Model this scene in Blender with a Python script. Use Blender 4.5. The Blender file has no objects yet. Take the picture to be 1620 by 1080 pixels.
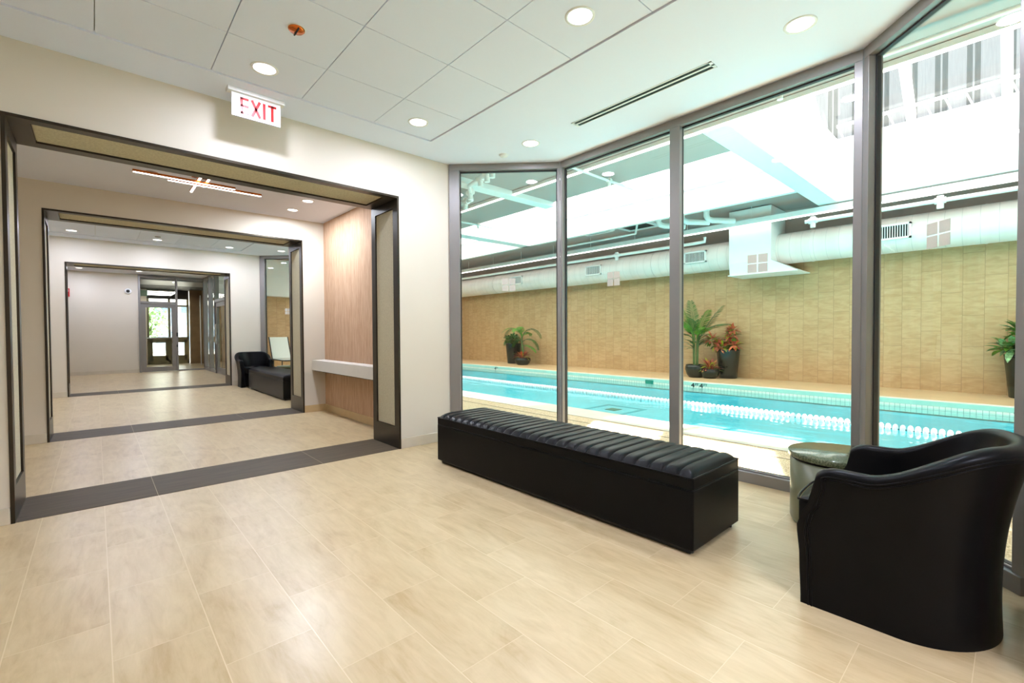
import bpy, bmesh, math, random
from mathutils import Vector, Matrix, noise

random.seed(7)
SC = bpy.context.scene
COL = SC.collection

# ---------------------------------------------------------------- camera, sky, sun, exposure
cam_d = bpy.data.cameras.new('camera')
cam = bpy.data.objects.new('camera', cam_d)
COL.objects.link(cam)
SC.camera = cam
cam_d.sensor_fit = 'HORIZONTAL'
cam_d.sensor_width = 36.0
cam_d.lens = 725.9 / 1620 * 36
cam_d.clip_start = 0.02
cam_d.clip_end = 300


def _norm(v):
    return Vector(v).normalized()


_F = 725.9
_y = _norm((-658.5, -11, _F))
_x = _norm((800.5, -18.5, _F))
_x = (_x - _y * _x.dot(_y)).normalized()
_z = _x.cross(_y)
if _z.y > 0:
    _z = -_z
# world = rows (x, y, z) applied to camera directions (right, down, forward)
cam.matrix_world = Matrix(((_x.x, -_x.y, -_x.z, 0), (_y.x, -_y.y, -_y.z, 0),
                           (_z.x, -_z.y, -_z.z, 1.2), (0, 0, 0, 1)))

world = bpy.data.worlds.new('sky')
SC.world = world
world.use_nodes = True
_bg = world.node_tree.nodes['Background']
_bg.inputs[0].default_value = (0.95, 0.97, 1.0, 1)
_bg.inputs[1].default_value = 1.9

sun_d = bpy.data.lights.new('sun', 'SUN')
sun_d.energy = 25
sun_d.angle = math.radians(0.6)
sun_d.color = (1, 0.95, 0.87)
sun = bpy.data.objects.new('sun', sun_d)
COL.objects.link(sun)
SUN_DIR = Vector((-0.47, 0.36, -1)).normalized()
sun.rotation_euler = SUN_DIR.to_track_quat('-Z', 'Y').to_euler()
sun.location = (12, -6, 16)

vs = SC.view_settings
vs.view_transform = 'Standard'
vs.look = 'None'
vs.exposure = 0.33
vs.gamma = 1.0
vs.use_curve_mapping = False
SC.cycles.use_denoising = True
SC.cycles.max_bounces = 10
SC.cycles.diffuse_bounces = 5
SC.cycles.glossy_bounces = 4
SC.cycles.transparent_max_bounces = 24
SC.cycles.sample_clamp_indirect = 6.0
SC.cycles.caustics_reflective = False
SC.cycles.caustics_refractive = False

LAMP_BAY, LAMP_GALLERY = 15.5, 22.0

# ---------------------------------------------------------------- materials


def srgb(r, g, b):
    f = lambda c: (c / 255 / 12.92) if c / 255 <= 0.04045 else ((c / 255 + 0.055) / 1.055) ** 2.4
    return (f(r), f(g), f(b), 1)


class NT:
    def __init__(s, name):
        s.m = bpy.data.materials.new(name)
        s.m.use_nodes = True
        s.t = s.m.node_tree
        s.b = s.t.nodes['Principled BSDF']
        s.out = s.t.nodes['Material Output']

    def n(s, typ, **kw):
        nd = s.t.nodes.new(typ)
        for k, v in kw.items():
            setattr(nd, k, v)
        return nd

    def l(s, a, b):
        s.t.links.new(a, b)

    def pos(s):
        return s.n('ShaderNodeNewGeometry').outputs['Position']

    def sep(s, v):
        q = s.n('ShaderNodeSeparateXYZ')
        s.l(v, q.inputs[0])
        return q.outputs

    def comb(s, x, y, z):
        q = s.n('ShaderNodeCombineXYZ')
        for i, v in enumerate((x, y, z)):
            if isinstance(v, (int, float)):
                q.inputs[i].default_value = v
            else:
                s.l(v, q.inputs[i])
        return q.outputs[0]

    def math(s, op, a, b=None, c=None):
        q = s.n('ShaderNodeMath', operation=op)
        for i, v in enumerate((a, b, c)):
            if v is None:
                continue
            if isinstance(v, (int, float)):
                q.inputs[i].default_value = v
            else:
                s.l(v, q.inputs[i])
        return q.outputs[0]

    def noise(s, vec, scale=5, detail=3, rough=0.5, dist=0):
        q = s.n('ShaderNodeTexNoise')
        q.inputs['Scale'].default_value = scale
        q.inputs['Detail'].default_value = detail
        q.inputs['Roughness'].default_value = rough
        q.inputs['Distortion'].default_value = dist
        if vec is not None:
            s.l(vec, q.inputs['Vector'])
        return q.outputs['Fac']

    def ramp(s, f, stops):
        q = s.n('ShaderNodeValToRGB')
        e = q.color_ramp.elements
        while len(e) < len(stops):
            e.new(0.5)
        for i, (p, c) in enumerate(stops):
            e[i].position = p
            e[i].color = c
        s.l(f, q.inputs[0])
        return q.outputs[0]

    def mix(s, f, a, b):
        q = s.n('ShaderNodeMix', data_type='RGBA')
        if isinstance(f, (int, float)):
            q.inputs[0].default_value = f
        else:
            s.l(f, q.inputs[0])
        for i, v in ((6, a), (7, b)):
            if isinstance(v, tuple):
                q.inputs[i].default_value = v
            else:
                s.l(v, q.inputs[i])
        return q.outputs[2]

    def vscale(s, v, sc):
        q = s.n('ShaderNodeVectorMath', operation='MULTIPLY')
        s.l(v, q.inputs[0])
        q.inputs[1].default_value = sc
        return q.outputs[0]

    def bump(s, h, strength=0.3, dist=0.01):
        q = s.n('ShaderNodeBump')
        q.inputs['Strength'].default_value = strength
        q.inputs['Distance'].default_value = dist
        s.l(h, q.inputs['Height'])
        s.l(q.outputs[0], s.b.inputs['Normal'])
        return q.outputs[0]

    def setc(s, c):
        if isinstance(c, tuple):
            s.b.inputs['Base Color'].default_value = c
        else:
            s.l(c, s.b.inputs['Base Color'])

    def pr(s, rough=0.5, metal=0.0, spec=0.5):
        s.b.inputs['Roughness'].default_value = rough
        s.b.inputs['Metallic'].default_value = metal
        s.b.inputs['Specular IOR Level'].default_value = spec


def simple(name, col, rough=0.5, metal=0.0, spec=0.5, var=0.06, scale=6, bump=0.0, bscale=80):
    """plain surface with a faint procedural tone variation"""
    t = NT(name)
    tc = t.n('ShaderNodeTexCoord').outputs['Object']
    f = t.noise(tc, scale, 3)
    c2 = tuple(min(1, v * (1 - var)) for v in col[:3]) + (1,)
    c3 = tuple(min(1, v * (1 + var)) for v in col[:3]) + (1,)
    t.setc(t.ramp(f, [(0.3, c2), (0.7, c3)]))
    t.pr(rough, metal, spec)
    if bump:
        t.bump(t.noise(tc, bscale, 2), bump, 0.003)
    return t.m


def emit(name, col, strength):
    t = NT(name)
    t.setc((0.8, 0.8, 0.8, 1))
    t.b.inputs['Emission Color'].default_value = col
    t.b.inputs['Emission Strength'].default_value = strength
    return t.m


def plank_floor(name, x0, w, y0, l, base_lo, base_hi, grout, rough):
    t = NT(name)
    p = t.sep(t.pos())
    cx = t.math('DIVIDE', t.math('SUBTRACT', p[0], x0), w)
    ci = t.math('FLOOR', cx)
    fx = t.math('FRACT', cx)
    cy = t.math('ADD', t.math('DIVIDE', t.math('SUBTRACT', p[1], y0), l), t.math('MULTIPLY', ci, 0.5))
    ri = t.math('FLOOR', cy)
    fy = t.math('FRACT', cy)
    wn = t.n('ShaderNodeTexWhiteNoise', noise_dimensions='2D')
    t.l(t.comb(ci, ri, 0), wn.inputs['Vector'])
    rnd = wn.outputs['Value']
    # travertine cloud and vein, offset per tile, stretched along the plank
    off = t.math('MULTIPLY', rnd, 37)
    v = t.comb(t.math('ADD', t.math('MULTIPLY', p[0], 5.5), off), t.math('ADD', t.math('MULTIPLY', p[1], 2.0), off), off)
    n1 = t.noise(v, 1.0, 7, 0.62, 1.1)
    v2 = t.comb(t.math('ADD', t.math('MULTIPLY', p[0], 30), off), t.math('ADD', t.math('MULTIPLY', p[1], 4.5), off), off)
    n2 = t.noise(v2, 1.0, 5, 0.6, 0.6)
    f = t.math('ADD', t.math('MULTIPLY', n1, 0.6), t.math('MULTIPLY', n2, 0.4))
    f = t.math('ADD', f, t.math('MULTIPLY', t.math('SUBTRACT', rnd, 0.5), 0.07))
    c = t.ramp(f, [(0.34, base_lo), (0.47, tuple((a * .45 + b * .55) for a, b in zip(base_lo, base_hi))), (0.62, base_hi)])
    gx = t.math('LESS_THAN', t.math('MINIMUM', fx, t.math('SUBTRACT', 1, fx)), 0.002 / w)
    gy = t.math('LESS_THAN', t.math('MINIMUM', fy, t.math('SUBTRACT', 1, fy)), 0.0013 / l)
    g = t.math('MAXIMUM', gx, gy)
    t.setc(t.mix(g, c, grout))
    t.pr(rough, 0, 0.45)
    t.bump(t.math('SUBTRACT', t.math('MULTIPLY', n2, 0.1), g), 0.15, 0.002)
    return t.m


def tile_wall(name, axis, w, h, off, lo, hi, grout, stagger=0.5, gw=0.0025, rough=0.5, z0=0.0, vein=True):
    """tiles on a wall: axis = world axis along the wall"""
    t = NT(name)
    p = t.sep(t.pos())
    cx = t.math('DIVIDE', t.math('SUBTRACT', p[axis], off), w)
    ci = t.math('FLOOR', cx)
    fx = t.math('FRACT', cx)
    cz = t.math('ADD', t.math('DIVIDE', t.math('SUBTRACT', p[2], z0), h), t.math('MULTIPLY', ci, stagger))
    ri = t.math('FLOOR', cz)
    fz = t.math('FRACT', cz)
    wn = t.n('ShaderNodeTexWhiteNoise', noise_dimensions='2D')
    t.l(t.comb(ci, ri, 0), wn.inputs['Vector'])
    o = t.math('MULTIPLY', wn.outputs['Value'], 19)
    v = t.comb(t.math('ADD', t.math('MULTIPLY', p[axis], 2.5), o), o, t.math('ADD', t.math('MULTIPLY', p[2], 9), o))
    n1 = t.noise(v, 1.6, 5, 0.6, 0.7)
    f = t.math('ADD', n1, t.math('MULTIPLY', t.math('SUBTRACT', wn.outputs['Value'], 0.5), 0.16))
    c = t.ramp(f, [(0.35, lo), (0.65, hi)])
    g = t.math('MAXIMUM',
               t.math('LESS_THAN', t.math('MINIMUM', fx, t.math('SUBTRACT', 1, fx)), gw / w),
               t.math('LESS_THAN', t.math('MINIMUM', fz, t.math('SUBTRACT', 1, fz)), gw / h))
    t.setc(t.mix(g, c, grout))
    t.pr(rough)
    return t.m


def glass(name, tint, refl=1.0, rough=0.0):
    t = NT(name)
    t.t.nodes.remove(t.b)
    tr = t.n('ShaderNodeBsdfTransparent')
    tr.inputs[0].default_value = tint
    gl = t.n('ShaderNodeBsdfGlossy')
    gl.inputs['Roughness'].default_value = rough
    gl.inputs[0].default_value = (1, 1, 1, 1)
    fr = t.n('ShaderNodeFresnel')
    fr.inputs[0].default_value = 1.45
    mx = t.n('ShaderNodeMixShader')
    # thin pane: the reflection happens on the side that is hit first
    back = t.n('ShaderNodeNewGeometry').outputs['Backfacing']
    t.l(t.math('MULTIPLY', t.math('MULTIPLY', fr.outputs[0], refl), t.math('SUBTRACT', 1, back)), mx.inputs[0])
    t.l(tr.outputs[0], mx.inputs[1])
    t.l(gl.outputs[0], mx.inputs[2])
    t.l(mx.outputs[0], t.out.inputs[0])
    return t.m


M = {}
M['wall'] = simple('wall_paint', srgb(217, 208, 191), 0.6, var=0.012, scale=2)
M['ceil'] = simple('ceiling_white', srgb(234, 239, 255), 0.7, var=0.008, scale=2)
M['ceil_tile'] = simple('ceiling_tile_white', srgb(234, 239, 255), 0.8, var=0.01, scale=300)
M['grid'] = simple('ceiling_grid_white', srgb(206, 204, 200), 0.6, var=0.02)
M['floor'] = plank_floor('travertine_floor', 0.025, 0.3035, 2.826, 0.6075, srgb(182, 157, 114), srgb(208, 187, 147), srgb(214, 195, 158), 0.3)
M['base'] = simple('baseboard_tile', srgb(208, 198, 178), 0.45, var=0.05, scale=8)
M['base_warm'] = simple('baseboard_tile_warm', srgb(205, 178, 132), 0.45, var=0.05, scale=8)
M['bronze'] = simple('dark_bronze', srgb(60, 53, 42), 0.34, metal=0.75, var=0.08, scale=4)
M['gap'] = simple('shadow_gap_black', srgb(24, 22, 20), 0.8, var=0.05)
M['white'] = simple('white_enamel', srgb(240, 240, 238), 0.35, var=0.01)
M['alu'] = simple('grey_aluminium', srgb(138, 134, 130), 0.42, metal=0.35, var=0.03, scale=3)
M['gasket'] = simple('black_gasket', srgb(36, 34, 33), 0.6, var=0.05)
M['glass'] = glass('window_glass', (0.985, 0.992, 0.987, 1), 0.9)
M['glass_clear'] = glass('door_glass', (0.965, 0.985, 0.97, 1), 0.8)
M['lens'] = emit('lamp_lens', (1, 0.97, 0.91, 1), 3.0)
M['lens_warm'] = emit('lamp_lens_warm', (1, 0.93, 0.82, 1), 4.0)
M['bar_glow'] = emit('lamp_bar_glow', (1, 0.94, 0.86, 1), 6.0)
M['bar_white_glow'] = emit('bar_lamp_glow', (1, .98, .94, 1), 12)
M['strip_glow'] = emit('linear_lamp_glow', (1, 0.98, 0.94, 1), 3.2)
M['steel'] = simple('white_painted_steel', srgb(244, 245, 243), 0.5, var=0.012, scale=1)
M['soffit'] = simple('soffit_grey_green', srgb(178, 163, 157), 0.7, var=0.015, scale=1)
M['duct'] = None
M['stone_white'] = simple('pale_stone_slab', srgb(226, 222, 214), 0.4, var=0.03, scale=5)
M['copper'] = simple('copper_plate', srgb(200, 110, 50), 0.25, metal=1.0, var=0.04)
M['chrome'] = simple('brushed_chrome', srgb(200, 200, 200), 0.25, metal=1.0, var=0.02)
M['red'] = simple('red_letter', srgb(196, 18, 14), 0.4, var=0.02)
M['dark_vent'] = simple('vent_shadow', srgb(26, 38, 36), 0.8, var=0.05)
M['pot'] = simple('black_green_glaze', srgb(24, 34, 29), 0.25, var=0.15, scale=4)
M['soil'] = simple('dark_soil', srgb(52, 38, 28), 0.9, var=0.3, scale=30)
M['leaf'] = simple('leaf_green', srgb(92, 146, 44), 0.4, var=0.35, scale=5)
M['leaf_dark'] = simple('leaf_dark_green', srgb(56, 102, 40), 0.4, var=0.35, scale=5)
M['leaf_lime'] = simple('leaf_lime', srgb(170, 190, 50), 0.4, var=0.25, scale=6)
M['leaf_red'] = simple('leaf_red', srgb(222, 122, 84), 0.45, var=0.25, scale=7)
M['leaf_maroon'] = simple('leaf_maroon', srgb(156, 62, 50), 0.45, var=0.35, scale=7)
M['leaf_varieg'] = simple('leaf_variegated', srgb(150, 184, 130), 0.4, var=0.5, scale=25)
M['stem'] = simple('plant_stem', srgb(96, 118, 60), 0.6, var=0.2, scale=8)
M['float'] = simple('rope_float_white', srgb(244, 244, 242), 0.35, var=0.02)
M['rope'] = simple('rope_cable', srgb(90, 100, 104), 0.5, var=0.1)
M['ink'] = simple('black_tile_ink', srgb(18, 24, 26), 0.5, var=0.05)
M['wood'] = simple('walnut_cladding', srgb(148, 122, 88), 0.5, var=0.15, scale=4)
M['black'] = simple('matt_black', srgb(30, 30, 30), 0.6, var=0.05)
M['mesh_white'] = simple('white_mesh_fabric', srgb(236, 240, 232), 0.6, var=0.03, scale=60)
M['olive_frame'] = simple('olive_window_frame', srgb(112, 108, 76), 0.5, var=0.05)
M['facade_white'] = simple('white_facade', srgb(240, 240, 238), 0.7, var=0.02)
M['facade_blue'] = tile_wall('blue_grey_facade', 0, 1.4, 1.6, 0, srgb(104, 128, 156), srgb(150, 172, 192), srgb(196, 206, 214), 0.0, 0.12)
M['decal'] = None
M['street'] = simple('pale_pavement', srgb(190, 186, 178), 0.8, var=0.08, scale=2)


def _leather():
    t = NT('black_leather')
    tc = t.n('ShaderNodeTexCoord').outputs['Object']
    f = t.noise(tc, 9, 4)
    t.setc(t.ramp(f, [(0.3, srgb(8, 8, 9)), (0.7, srgb(12, 12, 13))]))
    t.pr(0.34, 0, 0.12)
    vo = t.n('ShaderNodeTexVoronoi')
    vo.inputs['Scale'].default_value = 260
    t.l(tc, vo.inputs['Vector'])
    t.bump(vo.outputs['Distance'], 0.03, 0.001)
    return t.m


def _fabric():
    t = NT('woven_panel_fabric')
    p = t.pos()
    a = t.noise(t.vscale(p, (60, 60, 260)), 1, 2)
    b = t.noise(t.vscale(p, (260, 260, 60)), 1, 2)
    f = t.math('MULTIPLY', t.math('ADD', a, b), 0.5)
    t.setc(t.ramp(f, [(0.35, srgb(186, 178, 150)), (0.65, srgb(216, 209, 182))]))
    t.pr(0.8, 0, 0.2)
    t.bump(f, 0.3, 0.002)
    return t.m


def _grasscloth():
    t = NT('blush_grasscloth')
    p = t.pos()
    a = t.noise(t.vscale(p, (60, 60, 3.2)), 1, 4, 0.6, 0.3)
    b = t.noise(t.vscale(p, (170, 170, 9)), 1, 2)
    f = t.math('ADD', t.math('MULTIPLY', a, 0.65), t.math('MULTIPLY', b, 0.35))
    t.setc(t.ramp(f, [(0.33, srgb(172, 137, 108)), (0.5, srgb(196, 161, 131)), (0.68, srgb(213, 183, 154))]))
    t.pr(0.7, 0, 0.25)
    t.bump(f, 0.2, 0.003)
    return t.m


def _dark_band():
    t = NT('dark_stone_band')
    p = t.sep(t.pos())
    v = t.comb(t.math('MULTIPLY', p[0], 3), t.math('MULTIPLY', p[1], 30), 0)
    f = t.noise(v, 1, 4, 0.6, 0.4)
    c = t.ramp(f, [(0.3, srgb(66, 54, 38)), (0.7, srgb(86, 74, 54))])
    fx = t.math('FRACT', t.math('DIVIDE', t.math('SUBTRACT', p[0], 0.325), 1.205))
    g = t.math('LESS_THAN', t.math('MINIMUM', fx, t.math('SUBTRACT', 1, fx)), 0.0016)
    t.setc(t.mix(g, c, srgb(150, 138, 112)))
    t.pr(0.55, 0, 0.25)
    return t.m


def _gravel():
    t = NT('exposed_aggregate_deck')
    p = t.pos()
    vo = t.n('ShaderNodeTexVoronoi')
    vo.inputs['Scale'].default_value = 70
    t.l(p, vo.inputs['Vector'])
    n = t.noise(p, 14, 5, 0.7)
    f = t.math('ADD', t.math('MULTIPLY', vo.outputs['Distance'], 0.8), t.math('MULTIPLY', n, 0.5))
    t.setc(t.ramp(f, [(0.3, srgb(172, 142, 102)), (0.55, srgb(218, 190, 148)), (0.75, srgb(238, 216, 180))]))
    t.pr(0.8)
    t.bump(f, 0.6, 0.01)
    return t.m


def _water():
    t = NT('pool_water')
    t.t.nodes.remove(t.b)
    p = t.pos()
    n1 = t.noise(t.vscale(p, (2.6, 1.3, 1)), 1, 3, 0.5, 0.4)
    bm = t.n('ShaderNodeBump')
    bm.inputs['Strength'].default_value = 0.4
    bm.inputs['Distance'].default_value = 0.05
    t.l(n1, bm.inputs['Height'])
    tr = t.n('ShaderNodeBsdfTransparent')
    tr.inputs[0].default_value = (0.72, 0.953, 0.995, 1)
    gl = t.n('ShaderNodeBsdfGlossy')
    gl.inputs['Roughness'].default_value = 0.03
    t.l(bm.outputs[0], gl.inputs['Normal'])
    fr = t.n('ShaderNodeFresnel')
    fr.inputs[0].default_value = 1.33
    t.l(bm.outputs[0], fr.inputs['Normal'])
    mx = t.n('ShaderNodeMixShader')
    t.l(t.math('MINIMUM', fr.outputs[0], 0.36), mx.inputs[0])
    t.l(tr.outputs[0], mx.inputs[1])
    t.l(gl.outputs[0], mx.inputs[2])
    t.l(mx.outputs[0], t.out.inputs[0])
    return t.m


def _duct():
    t = NT('white_spiral_duct')
    p = t.sep(t.pos())
    w = t.math('FRACT', t.math('DIVIDE', p[1], 0.24))
    seam = t.math('LESS_THAN', w, 0.04)
    f = t.noise(t.comb(0, t.math('MULTIPLY', p[1], 3), 0), 1, 3)
    c = t.ramp(f, [(0.3, srgb(232, 224, 218)), (0.7, srgb(242, 235, 230))])
    t.setc(t.mix(seam, c, srgb(214, 208, 204)))
    t.pr(0.4)
    return t.m


def _stripe_facade():
    t = NT('striped_tower_facade')
    p = t.sep(t.pos())
    f = t.math('FRACT', t.math('DIVIDE', p[1], 0.94))
    a = t.math('LESS_THAN', t.math('ABSOLUTE', t.math('SUBTRACT', f, 0.26)), 0.09)
    b = t.math('LESS_THAN', t.math('ABSOLUTE', t.math('SUBTRACT', f, 0.5)), 0.09)
    g = t.math('MAXIMUM', a, b)
    n = t.noise(t.comb(t.math('MULTIPLY', p[1], 20), t.math('MULTIPLY', p[2], 1.2), 0), 1, 3)
    c1 = t.ramp(n, [(0.3, srgb(154, 156, 158)), (0.7, srgb(166, 169, 170))])
    c2 = t.ramp(n, [(0.3, srgb(98, 102, 101)), (0.7, srgb(112, 116, 113))])
    t.setc(t.mix(g, c1, c2))
    t.pr(0.7)
    return t.m


def _decal():
    t = NT('frosted_film')
    t.t.nodes.remove(t.b)
    d = t.n('ShaderNodeBsdfDiffuse')
    d.inputs[0].default_value = srgb(214, 208, 194)
    tr = t.n('ShaderNodeBsdfTransparent')
    mx = t.n('ShaderNodeMixShader')
    n = t.noise(t.pos(), 200, 1)
    t.l(t.math('ADD', t.math('MULTIPLY', n, 0.1), 0.18), mx.inputs[0])
    t.l(d.outputs[0], mx.inputs[1])
    t.l(tr.outputs[0], mx.inputs[2])
    t.l(mx.outputs[0], t.out.inputs[0])
    return t.m


def _diffuse_panel():  # frosting added so direct sun reaches the far pool only softened
    t = NT('added_skylight_diffuser')
    t.t.nodes.remove(t.b)
    tl = t.n('ShaderNodeBsdfTranslucent')
    tl.inputs[0].default_value = (0.86, 0.9, 0.9, 1)
    tr = t.n('ShaderNodeBsdfTransparent')
    mx = t.n('ShaderNodeMixShader')
    mx.inputs[0].default_value = 0.3
    t.l(tl.outputs[0], mx.inputs[1])
    t.l(tr.outputs[0], mx.inputs[2])
    t.l(mx.outputs[0], t.out.inputs[0])
    return t.m


def _stone_top():
    t = NT('speckled_green_stone')
    p = t.pos()
    f = t.noise(p, 120, 3, 0.7)
    t.setc(t.ramp(f, [(0.35, srgb(60, 68, 48)), (0.5, srgb(88, 96, 72)), (0.66, srgb(122, 128, 100))]))
    t.pr(0.15)
    return t.m


M['leather'] = _leather()
M['fabric'] = _fabric()
M['grasscloth'] = _grasscloth()
M['band'] = _dark_band()
M['gravel'] = _gravel()
M['water'] = _water()
M['duct'] = _duct()
M['stripes'] = _stripe_facade()
M['decal'] = _decal()
M['frosted'] = _diffuse_panel()
M['stone_top'] = _stone_top()
M['drum'] = simple('olive_lacquer', srgb(98, 99, 73), 0.3, metal=0.2, var=0.04, scale=3)
M['pool_tan'] = tile_wall('tan_wall_tile', 1, 0.307, 0.615, 0.44, srgb(184, 150, 104), srgb(200, 168, 124), srgb(152, 122, 84), 0.25, 0.003, 0.5, 0.26)
M['pool_tan_end'] = tile_wall('tan_wall_tile_end', 0, 0.307, 0.615, 0.44, srgb(184, 150, 104), srgb(200, 168, 124), srgb(152, 122, 84), 0.25, 0.003, 0.5, 0.26)
M['deck_tan'] = simple('tan_deck', srgb(212, 180, 136), 0.45, var=0.06, scale=3)
M['coping'] = simple('pale_coping', srgb(224, 218, 200), 0.6, var=0.05, scale=4)
M['aqua'] = simple('aqua_pool_plaster', srgb(136, 226, 233), 0.6, var=0.06, scale=1.2)
M['aqua_dark'] = simple('teal_pool_paint', srgb(60, 178, 186), 0.6, var=0.05)
M['mint'] = simple('mint_gutter', srgb(172, 210, 192), 0.5, var=0.05)
M['pool_tile'] = tile_wall('white_pool_tile', 1, 0.075, 0.075, 0, srgb(232, 220, 200), srgb(244, 232, 214), srgb(168, 168, 152), 0.0, 0.004, 0.3, -0.12)
M['skimmer'] = simple('green_skimmer', srgb(30, 130, 106), 0.5, var=0.1)

# ---------------------------------------------------------------- mesh helpers


class MB:
    def __init__(s):
        s.v, s.f, s.sm = [], [], []

    def add(s, vs, fs, smooth=False):
        o = len(s.v)
        s.v += [tuple(v) for v in vs]
        for f in fs:
            s.f.append(tuple(i + o for i in f))
            s.sm.append(smooth)
        return s

    def box(s, x0, x1, y0, y1, z0, z1):
        v = [(x, y, z) for x in (x0, x1) for y in (y0, y1) for z in (z0, z1)]
        return s.add(v, [(0, 1, 3, 2), (4, 6, 7, 5), (0, 4, 5, 1), (2, 3, 7, 6), (0, 2, 6, 4), (1, 5, 7, 3)])

    def prism(s, pts, z0, z1):
        n = len(pts)
        v = [(x, y, z0) for x, y in pts] + [(x, y, z1) for x, y in pts]
        f = [tuple(range(n - 1, -1, -1)), tuple(range(n, 2 * n))]
        f += [(i, (i + 1) % n, n + (i + 1) % n, n + i) for i in range(n)]
        return s.add(v, f)

    def obox(s, a, b, n0, n1, z0, z1):
        """box along the ground segment a-b; n0..n1 offsets along its left normal"""
        ax, ay = a
        bx, by = b
        L = math.hypot(bx - ax, by - ay)
        nx, ny = -(by - ay) / L, (bx - ax) / L
        return s.prism([(ax + nx * n0, ay + ny * n0), (bx + nx * n0, by + ny * n0),
                        (bx + nx * n1, by + ny * n1), (ax + nx * n1, ay + ny * n1)], z0, z1)

    def tube(s, pts, r, n=10, cap=True, radii=None, closed=False):
        P = [Vector(p) for p in pts]
        m = len(P)
        ref = None
        rings = []
        for i, p in enumerate(P):
            if closed:
                d = (P[(i + 1) % m] - P[i - 1])
            else:
                d = P[min(i + 1, m - 1)] - P[max(i - 1, 0)]
            d.normalize()
            if ref is None:
                ref = Vector((0, 0, 1)) if abs(d.z) < 0.9 else Vector((1, 0, 0))
            u = (ref - d * ref.dot(d)).normalized()
            w = d.cross(u)
            ref = u
            rr = radii[i] if radii else r
            rings.append([p + (u * math.cos(2 * math.pi * k / n) + w * math.sin(2 * math.pi * k / n)) * rr for k in range(n)])
        v = [q for ring in rings for q in ring]
        f = []
        for i in range(m if closed else m - 1):
            j = (i + 1) % m
            for k in range(n):
                f.append((i * n + k, i * n + (k + 1) % n, j * n + (k + 1) % n, j * n + k))
        s.add(v, f, True)
        if cap and not closed:
            s.add([P[0]] + rings[0], [(0, k + 1, (k + 1) % n + 1) for k in range(n)])
            s.add([P[-1]] + rings[-1], [(0, (k + 1) % n + 1, k + 1) for k in range(n)])
        return s

    def lathe(s, prof, n=32, c=(0, 0, 0), smooth=True, axis=2):
        v = []
        for r, h in prof:
            for k in range(n):
                a = 2 * math.pi * k / n
                q = [r * math.cos(a), r * math.sin(a)]
                q.insert(axis, h)
                v.append((q[0] + c[0], q[1] + c[1], q[2] + c[2]))
        f = []
        for i in range(len(prof) - 1):
            for k in range(n):
                q = (i * n + k, i * n + (k + 1) % n, (i + 1) * n + (k + 1) % n, (i + 1) * n + k)
                f.append(q if axis != 1 else q[::-1])
        return s.add(v, f, smooth)

    def disc(s, c, r, n=32, up=True):
        v = [(c[0] + r * math.cos(2 * math.pi * k / n), c[1] + r * math.sin(2 * math.pi * k / n), c[2]) for k in range(n)]
        return s.add(v, [tuple(range(n)) if up else tuple(range(n - 1, -1, -1))])

    def grid(s, rows, closed_u=False, smooth=True):
        nr, nc = len(rows), len(rows[0])
        v = [p for r in rows for p in r]
        f = []
        for i in range(nr - 1):
            for j in range(nc if closed_u else nc - 1):
                k = (j + 1) % nc
                f.append((i * nc + j, i * nc + k, (i + 1) * nc + k, (i + 1) * nc + j))
        return s.add(v, f, smooth)

    def build(s, name, mat, parent=None, loc=None, bevel=0.0, weld=False, auto=None):
        me = bpy.data.meshes.new(name)
        me.from_pydata(s.v, [], s.f)
        me.polygons.foreach_set('use_smooth', s.sm)
        me.materials.append(mat)
        if weld:
            bm = bmesh.new()
            bm.from_mesh(me)
            bmesh.ops.remove_doubles(bm, verts=bm.verts, dist=1e-5)
            bmesh.ops.recalc_face_normals(bm, faces=bm.faces)
            bm.to_mesh(me)
            bm.free()
        me.update()
        o = bpy.data.objects.new(name, me)
        COL.objects.link(o)
        if parent is not None:
            o.parent = parent
        if loc:
            o.location = loc
        if bevel:
            md = o.modifiers.new('bevel', 'BEVEL')
            md.width = bevel
            md.segments = 3
            md.limit_method = 'ANGLE'
            md.angle_limit = math.radians(40)
            for p in me.polygons:
                p.use_smooth = False
        return o


def tag(o, label, cat, group=None, kind=None):
    o['label'] = label
    o['category'] = cat
    if group:
        o['group'] = group
    if kind:
        o['kind'] = kind
    return o


def empty(name, loc, rz=0.0):
    o = bpy.data.objects.new(name, None)
    o.empty_display_size = 0.1
    COL.objects.link(o)
    o.location = loc
    o.rotation_euler = (0, 0, rz)
    return o


def thing(name, label, cat, loc=(0, 0, 0), rz=0.0, group=None):
    return tag(empty(name, loc, rz), label, cat, group)


def struct(o, label, cat):
    return tag(o, label, cat, None, 'structure')


def children(o):
    return [c for c in COL.objects if c.parent == o]


def copy_tree(o, parent=None):
    c = o.copy()
    COL.objects.link(c)
    c.parent = parent
    for ch in children(o):
        copy_tree(ch, c)
    return c


# ---------------------------------------------------------------- the lobby shell
ZC, ZG = 3.07, 2.90                    # bay ceiling, gallery ceiling
YA, YB, YC = 4.288, 7.25, 12.27        # faces of the portal walls towards the camera
DP = 0.58                              # portal depth
XL, XR = -0.42, 2.325                  # portal opening
ZP = 2.60
WL = -1.30                             # left wall
BAYS = {'near': (-0.03, YA), 'far': (YB + DP, YC)}


def bay_outline(y0, y1):
    """window corner points of a bay, from its far wall to its near wall"""
    return [(2.94, y1 - 0.015), (3.81, y1 - 0.885), (3.81, y0 + 0.74), (3.07, y0)]


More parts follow.
